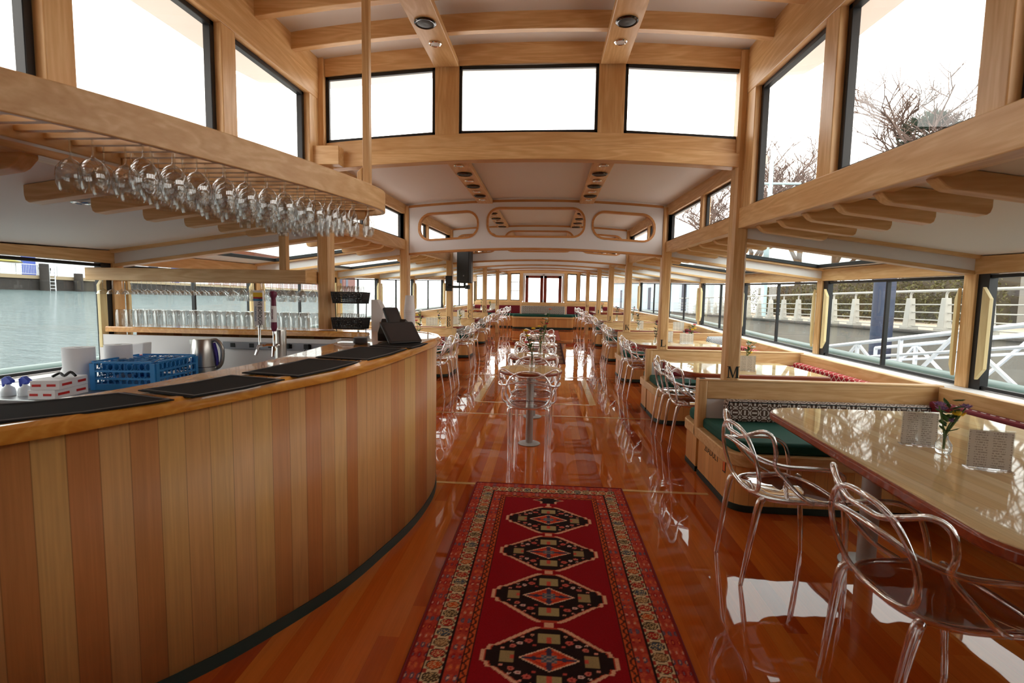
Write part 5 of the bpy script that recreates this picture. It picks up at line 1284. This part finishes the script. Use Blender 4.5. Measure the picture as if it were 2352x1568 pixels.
# gunwale cap rails of the boat
for sg, XO in ((-1, XL), (1, XR)):
    g = sroot('trim_%d' % (9 if sg < 0 else 10), (0, 0, 0)); r = MB()
    r.tube([(XO(y)+sg*.52, y, sill(y)-.07) for y in (-2.5, 1, 4, 6.1, 8.6, 10.8, 13.2, 15.6, 18.5)], .075, 12); r.build('gunwale_rail', S('gunwale_green', (92, 116, 112), rough=.3), g)
    r = MB(); ys_ = (-2.5, 1, 4, 6.1, 8.6, 10.8, 13.2, 15.6, 18.5)
    r.loft([[(XO(y)+sg*.06, y, sill(y)-.32), (XO(y)+sg*.58, y, sill(y)-.32), (XO(y)+sg*.58, y, sill(y)-.25), (XO(y)+sg*.06, y, sill(y)-.25)] for y in ys_]); r.build('side_deck', S('deck_grey', (120, 122, 120), rough=.6), g, smooth=0)
# right-hand pier
PX = 9.5; PZ = .82
pier = thing('concrete_pier', 'grey concrete pier outside the right windows', 'pier', (PX, 20, PZ))
MB().box(0, 9, -30, 60, -4.5, 0).build('pier_slab', CONC, pier); MB().box(-.12, .55, -30, 60, .0, .05).build('kerb', CONCD, pier)
MB().box(.3, 9, -30, 60, .0, .02).build('walkway', S('walkway_beige', (178, 160, 142), rough=.9), pier)
rl = [None]
def rail_post(y):
    t = thing('railing_post', 'tapered grey railing post on the edge of the concrete pier', 'post', (PX+.25, y, PZ+.05), 0, 'tapered railing posts on the pier edge')
    MB().box(-.14, .14, -.15, .15, 0, .09).build('foot_block', RAILM, t, bev=.01)
    r = MB(); r.loft([[(-.10, -.10, .09), (.10, -.10, .09), (.10, .10, .09), (-.10, .10, .09)], [(-.06, -.075, .82), (.06, -.075, .82), (.06, .075, .82), (-.06, .075, .82)]]); r.build('post_shaft', RAILM, t, bev=.008)
    MB().tube(spline([(0, 0, .80), (0, 0, .92), (0, -.07, .99), (0, -.18, 1.0)], 4), .028, 10).build('rail_elbow', RAILM, t)
    return t
p0_ = rail_post(3.2)
for k in range(1, 26): dup(p0_, (PX+.25, 3.2+1.14*k, PZ+.05))
for i, (z, r_, nm) in enumerate(((1.0, .035, 'top'), (.66, .016, 'upper'), (.46, .016, 'middle'), (.27, .016, 'lower'), (.1, .016, 'lowest'))):
    tag(MB().tube([(PX+.25, -4, PZ+.05+z), (PX+.25, 36, PZ+.05+z)], r_, 8).build('pier_rail', RAILM), '%s horizontal steel rail of the pier railing' % nm, 'rail')
# gangway truss
gz = thing('gangway', 'white aluminium truss gangway sloping down outside the right windows', 'gangway', (6.6, 8, 0))
A = Vector((0, 3.6, .50)); Bv = Vector((0, -6.0, 2.0))
for dx in (0, 1.15):
    o = Vector((dx, 0, 0)); r = MB(); r.tube([A+o, Bv+o], .038, 10); r.build('top_chord', ALU, gz)
    d = Vector((0, 0, -.30)); r = MB(); r.tube([A+o+d, Bv+o+d], .026, 8); r.build('mid_rail', ALU, gz)
    d = Vector((0, 0, -1.0)); r = MB(); r.bar(A+o+d, Bv+o+d, .06, .16); r.build('bottom_chord', ALU, gz)
    r = MB(); n = 8
    for k in range(n+1):
        p = A.lerp(Bv, k/n)+o; r.bar(p, p+Vector((0, 0, -1.0)), .055, .055, (0, 1, 0))
        if k < n:
            q = A.lerp(Bv, (k+1)/n)+o; (r.bar(p, q+Vector((0,0,-1.0)), .045, .045) if k % 2 else r.bar(q, p+Vector((0,0,-1.0)), .045, .045))
    r.build('truss_members', ALU, gz)
r = MB(); r.prism([A+Vector((0,0,-1.05)), A+Vector((1.15,0,-1.05)), Bv+Vector((1.15,0,-1.05)), Bv+Vector((0,0,-1.05))], (0,0,-.04)); r.build('deck_plate', ALU, gz)
# mooring piles, lamp post, wall
PILE = S('pile_blue_grey', (58, 66, 88), rough=.6)
for x, y, r_, z1, lb in ((8.6, 12.75, .23, 2.6, 'dark blue grey mooring pile outside the second right window'), (8.4, 21.5, .34, 2.4, 'dark mooring pile seen between posts L and M')):
    tag(MB().tube([(x, y, -4), (x, y, z1)], r_, 24).build('mooring_pile', PILE), lb, 'pile')
LAMP = S('lamp_blue_white', (170, 196, 204), rough=.5)
lp = thing('lamp_post', 'pale blue lamp post with a cross arm above the pier', 'lamp post', (11.5, 26.2, PZ))
MB().tube([(0, 0, 0), (0, 0, 8.0), (0, 0, 8.6)], [.16, .10, .05], 12).build('pole', LAMP, lp); MB().tube([(-.9, 0, 6.9), (1.5, 0, 6.9)], .06, 8).build('cross_arm', LAMP, lp); MB().lathe([(0, 0), (.26, 0), (.14, .25), (.0, .35)], (1.2, 0, 6.45), 14).build('lamp_head', LAMP, lp)
for x, y, lb in ((12.2, 8.2, 'pale blue lamp base behind the pier railing at the right edge'),):
    t = thing('lamp_post', lb, 'lamp post', (x, y, PZ)); r = MB(); r.lathe([(0, 0), (.45, 0), (.4, .18), (.22, .5), (.15, .9), (.12, 6.0), (0, 6.0)], n=16); r.build('flared_pole', LAMP, t, smooth=40)
sw = thing('sign_wall', 'grey concrete wall with engraved PIER 62 CAROUSEL lettering', 'wall', (16.0, 15.2, PZ))
MB().box(-.1, .3, -4.2, 2.1, 0, 3.6).build('wall_slab', CONC, sw)
INK = S('engraving_grey', (92, 90, 88), rough=.8)
for txt, z in (("PIER 62", 1.70), ("CAROUSEL", 1.36)):
    me = text_mesh(txt, .34, .004, 'LEFT'); me.transform(Matrix.Translation((-.105, 1.85, z)) @ Matrix.Rotation(-math.pi/2, 4, 'Z') @ STAND); link('lettering', me, INK, sw, smooth=0)
# hedge: leafy twig bank on the far side of the walkway
HEDGE = S('hedge_dry', (112, 106, 66), rough=.9); varied(HEDGE, 2.0, .5)
def hedge(x, y0, y1, h, lb, seed):
    rnd = random.Random(seed); m = MB(); nn = int((y1-y0)*520)
    for i in range(nn):
        y = rnd.uniform(y0, y1); z = PZ+rnd.uniform(0, 1)**.8*h*(.8+.2*math.sin(y*1.7)); xx = x+rnd.uniform(-.6, .9)
        leaf(m, (xx, y, z), (rnd.uniform(-1, 1), rnd.uniform(-1, 1), rnd.uniform(-.3, 1)), rnd.uniform(.08, .20), rnd.uniform(.04, .09))
    return tag(m.build('hedge', HEDGE, None, smooth=0), lb, 'hedge')
hedge(15.5, 17.8, 25, 2.3, 'olive brown hedge behind the pier walkway, nearest stretch', 3); hedge(15.8, 25.5, 38, 2.1, 'olive brown hedge behind the pier walkway, farther stretch', 4)
MB_ = MB().box(0, .3, -3.5, 18, 0, 2.0); hw_ = MB_.build('retaining_wall', S('soil_brown', (84, 74, 62), rough=.95)); hw_.location = (16.6, 21, PZ); tag(hw_, 'low brown earth bank behind the hedge on the pier', 'bank')
# pier sheds and pale awnings further along the right side
SHW = S('shed_pale', (196, 206, 214), rough=.6)
for k, (x, y, w_, d_, h) in enumerate(((11.5, 38, 2.5, 5, 3.2), (11.0, 47, 3.0, 6, 3.4), (10.2, 58, 3.5, 8, 3.8))):
    t = thing('pier_shed', ('nearest', 'middle', 'farthest')[k]+' pale white shed on the pier beyond the right windows', 'shed', (x, y, PZ)); MB().box(-w_/2, w_/2, -d_/2, d_/2, 0, h).build('shed_wall', SHW, t); MB().prism([(-w_/2-.2, -d_/2-.2, h), (w_/2+.2, -d_/2-.2, h), (0, -d_/2-.2, h+.8)], (0, d_+.4, 0)).build('shed_roof', ALU, t)
    MB().box(-w_/2-.02, -w_/2, -d_/2+.4, -d_/2+1.6, .1, 2.1).build('shed_opening', PILE, t)
# bare trees
BARK = S('bark_grey_brown', (104, 88, 82), rough=.9)
def bare_tree(x, y, z, h, lb, seed):
    rnd = random.Random(seed); m = MB()
    def br_(p, d, L_, r_, depth):
        q = p+d*L_*.5+Vector((rnd.uniform(-.06, .06), rnd.uniform(-.06, .06), 0))*L_; e = p+d*L_
        m.tube([p, q, e], [r_, r_*.85, r_*.7], 5 if depth > 3 else 3, caps=False)
        if depth == 0: return
        for k in range(3 if depth > 1 else 4):
            a = rnd.uniform(0, 6.28); t = rnd.uniform(.3, .75); ax = Vector((math.cos(a), math.sin(a), .25+.3*rnd.random()))
            br_(p+d*L_*rnd.uniform(.45, 1.0), (d*(1-t)+ax*t).normalized(), L_*rnd.uniform(.60, .84), r_*.64, depth-1)
    h *= 1.3; br_(Vector((0, 0, 0)), Vector((0, 0, 1)), h*.30, h*.015, 6)
    o = m.build('bare_tree', BARK, None, smooth=60); o.location = (x, y, z); tag(o, lb, 'tree', 'bare winter trees beyond the pier'); return o
for k, (x, y, h, lb) in enumerate(((20, 24, 11.5, 'leafless tree above the right windows, tallest and nearest'), (21, 28, 12, 'leafless tree behind the clerestory window right of post M'), (20, 31, 11.5, 'leafless tree just right of the clerestory mullion'), (21, 37, 13, 'leafless tree behind the pale lamp post'), (22, 44, 15, 'leafless tree left of the pale lamp post'), (22, 54, 16.5, 'leafless tree seen in the lower clerestory beside post M'), (21, 66, 17.5, 'leafless tree seen in the lower clerestory beside post L'), (19.5, 21, 9.5, 'small leafless tree at the upper right window edge'))):
    bare_tree(x, y, PZ, h, lb, 20+k)
ev = thing('evergreen_tree', 'rounded evergreen tree crown behind the near right clerestory window', 'tree', (19, 26.2, PZ)); rnd = random.Random(9); m = MB()
for i in range(1500):
    d = Vector((rnd.gauss(0, 1), rnd.gauss(0, 1), rnd.gauss(0, 1))).normalized()*(rnd.random()**.35); leaf(m, Vector((0, 0, 9.2))+Vector((d.x*1.1, d.y*1.3, d.z*1.0)), d+Vector((0, 0, -.2)), .34, .11)
m.build('crown', S('evergreen', (88, 104, 92), rough=.9), ev, smooth=0); MB().tube([(0, 0, 0), (0, 0, 8)], [.2, .1], 8).build('trunk', BARK, ev)
# left-hand far pier with white building
LX = -52; LZ = 1.75
bk_ = thing('river_wall', 'dark timber river wall across the water', 'wall', (LX, 70, LZ)); MB().box(-30, 0, -45, 60, -3, 1.15).build('wall_face', TIMB, bk_); MB().box(-30, .2, -45, 60, 1.15, 1.5).build('deck_edge', S('pier_wood', (150, 134, 108), rough=.9), bk_)
lb_ = thing('pier_building', 'white clapboard building with blue doors across the water', 'building', (LX-4, 66, LZ+1.5))
CLAP = planks('clapboard', .22, [(206, 214, 224), (210, 218, 226)], rough=.6, gap=.06, grain=.05)
MB().box(-12, 0, -38, 10, 0, 9).build('clapboard_wall', CLAP, lb_, uv=lambda c, n: (c.z, c.y))
BLU = S('door_blue', (40, 70, 160), rough=.5)
for y in (-17.6, -6.5, 3): MB().box(0, .06, y-.7, y+.7, 0, 2.6).build('blue_door', BLU, lb_)
for y in (-30, -25, -1): MB().box(0, .05, y-.8, y+.8, 1.0, 2.4).build('window', PILE, lb_)
rw = thing('white_railing', 'white picket railing along the pier across the water', 'railing', (LX-.2, 66, LZ+1.5))
r = MB(); r.box(-.04, .04, -38, 40, 1.05, 1.12); r.box(-.03, .03, -38, 40, .12, .17)
for k in range(40): r.box(-.05, .05, -38+k*2-.05, -38+k*2+.05, 0, 1.1)
r.build('rails_and_posts', ALU, rw); r = MB()
for k in range(520): r.box(-.012, .012, -38+k*.15-.012, -38+k*.15+.012, .15, 1.06)
r.build('pickets', ALU, rw)
for y, lb in ((46.0, 'tall dark timber pile left of the ladder'), (49.6, 'weathered timber pile right of the ladder')):
    tag(MB().tube([(LX+.5, y, LZ-2), (LX+.5, y, LZ+(2.7 if y < 48 else 1.9))], .38, 14).build('timber_pile', TIMB), lb, 'pile')
ld = thing('dock_ladder', 'pale ladder hanging down the river wall', 'ladder', (LX+.35, 46.9, LZ-.4)); r = MB()
for s_ in (-.3, .3): r.box(-.04, .04, s_-.04, s_+.04, 0, 4.0)
for k in range(11): r.box(-.03, .03, -.3, .3, .2+k*.36, .26+k*.36)
r.build('rails_and_rungs', ALU, ld)
br2 = thing('brick_building', 'red brick building far across the water on the left', 'building', (LX-6, 112, LZ)); MB().box(-14, 0, -22, 30, 0, 8.5).build('brick_wall', S('brick_red', (120, 66, 54), rough=.9), br2)
for k in range(12): MB().box(0, .1, -20+k*4-.7, -20+k*4+.7, 3, 5.5).build('window', PILE, br2)
pl = thing('planter', 'dark round planter behind the white railing across the water', 'planter', (LX-1.2, 47.6, LZ+1.5)); MB().lathe([(0, 0), (.35, 0), (.5, .9), (.42, .95), (0, .95)], n=16).build('pot', TIMB, pl)
um = thing('patio_umbrella', 'olive yellow umbrella at the left edge across the water', 'umbrella', (LX-1.5, 43.6, LZ+1.5)); MB().lathe([(1.7, 1.25), (0, 1.75), (0, 1.72), (1.7, 1.2)], n=10).build('canopy', S('olive_canvas', (150, 140, 50)), um); MB().tube([(0, 0, 0), (0, 0, 1.75)], .04, 8).build('pole', ALU, um)
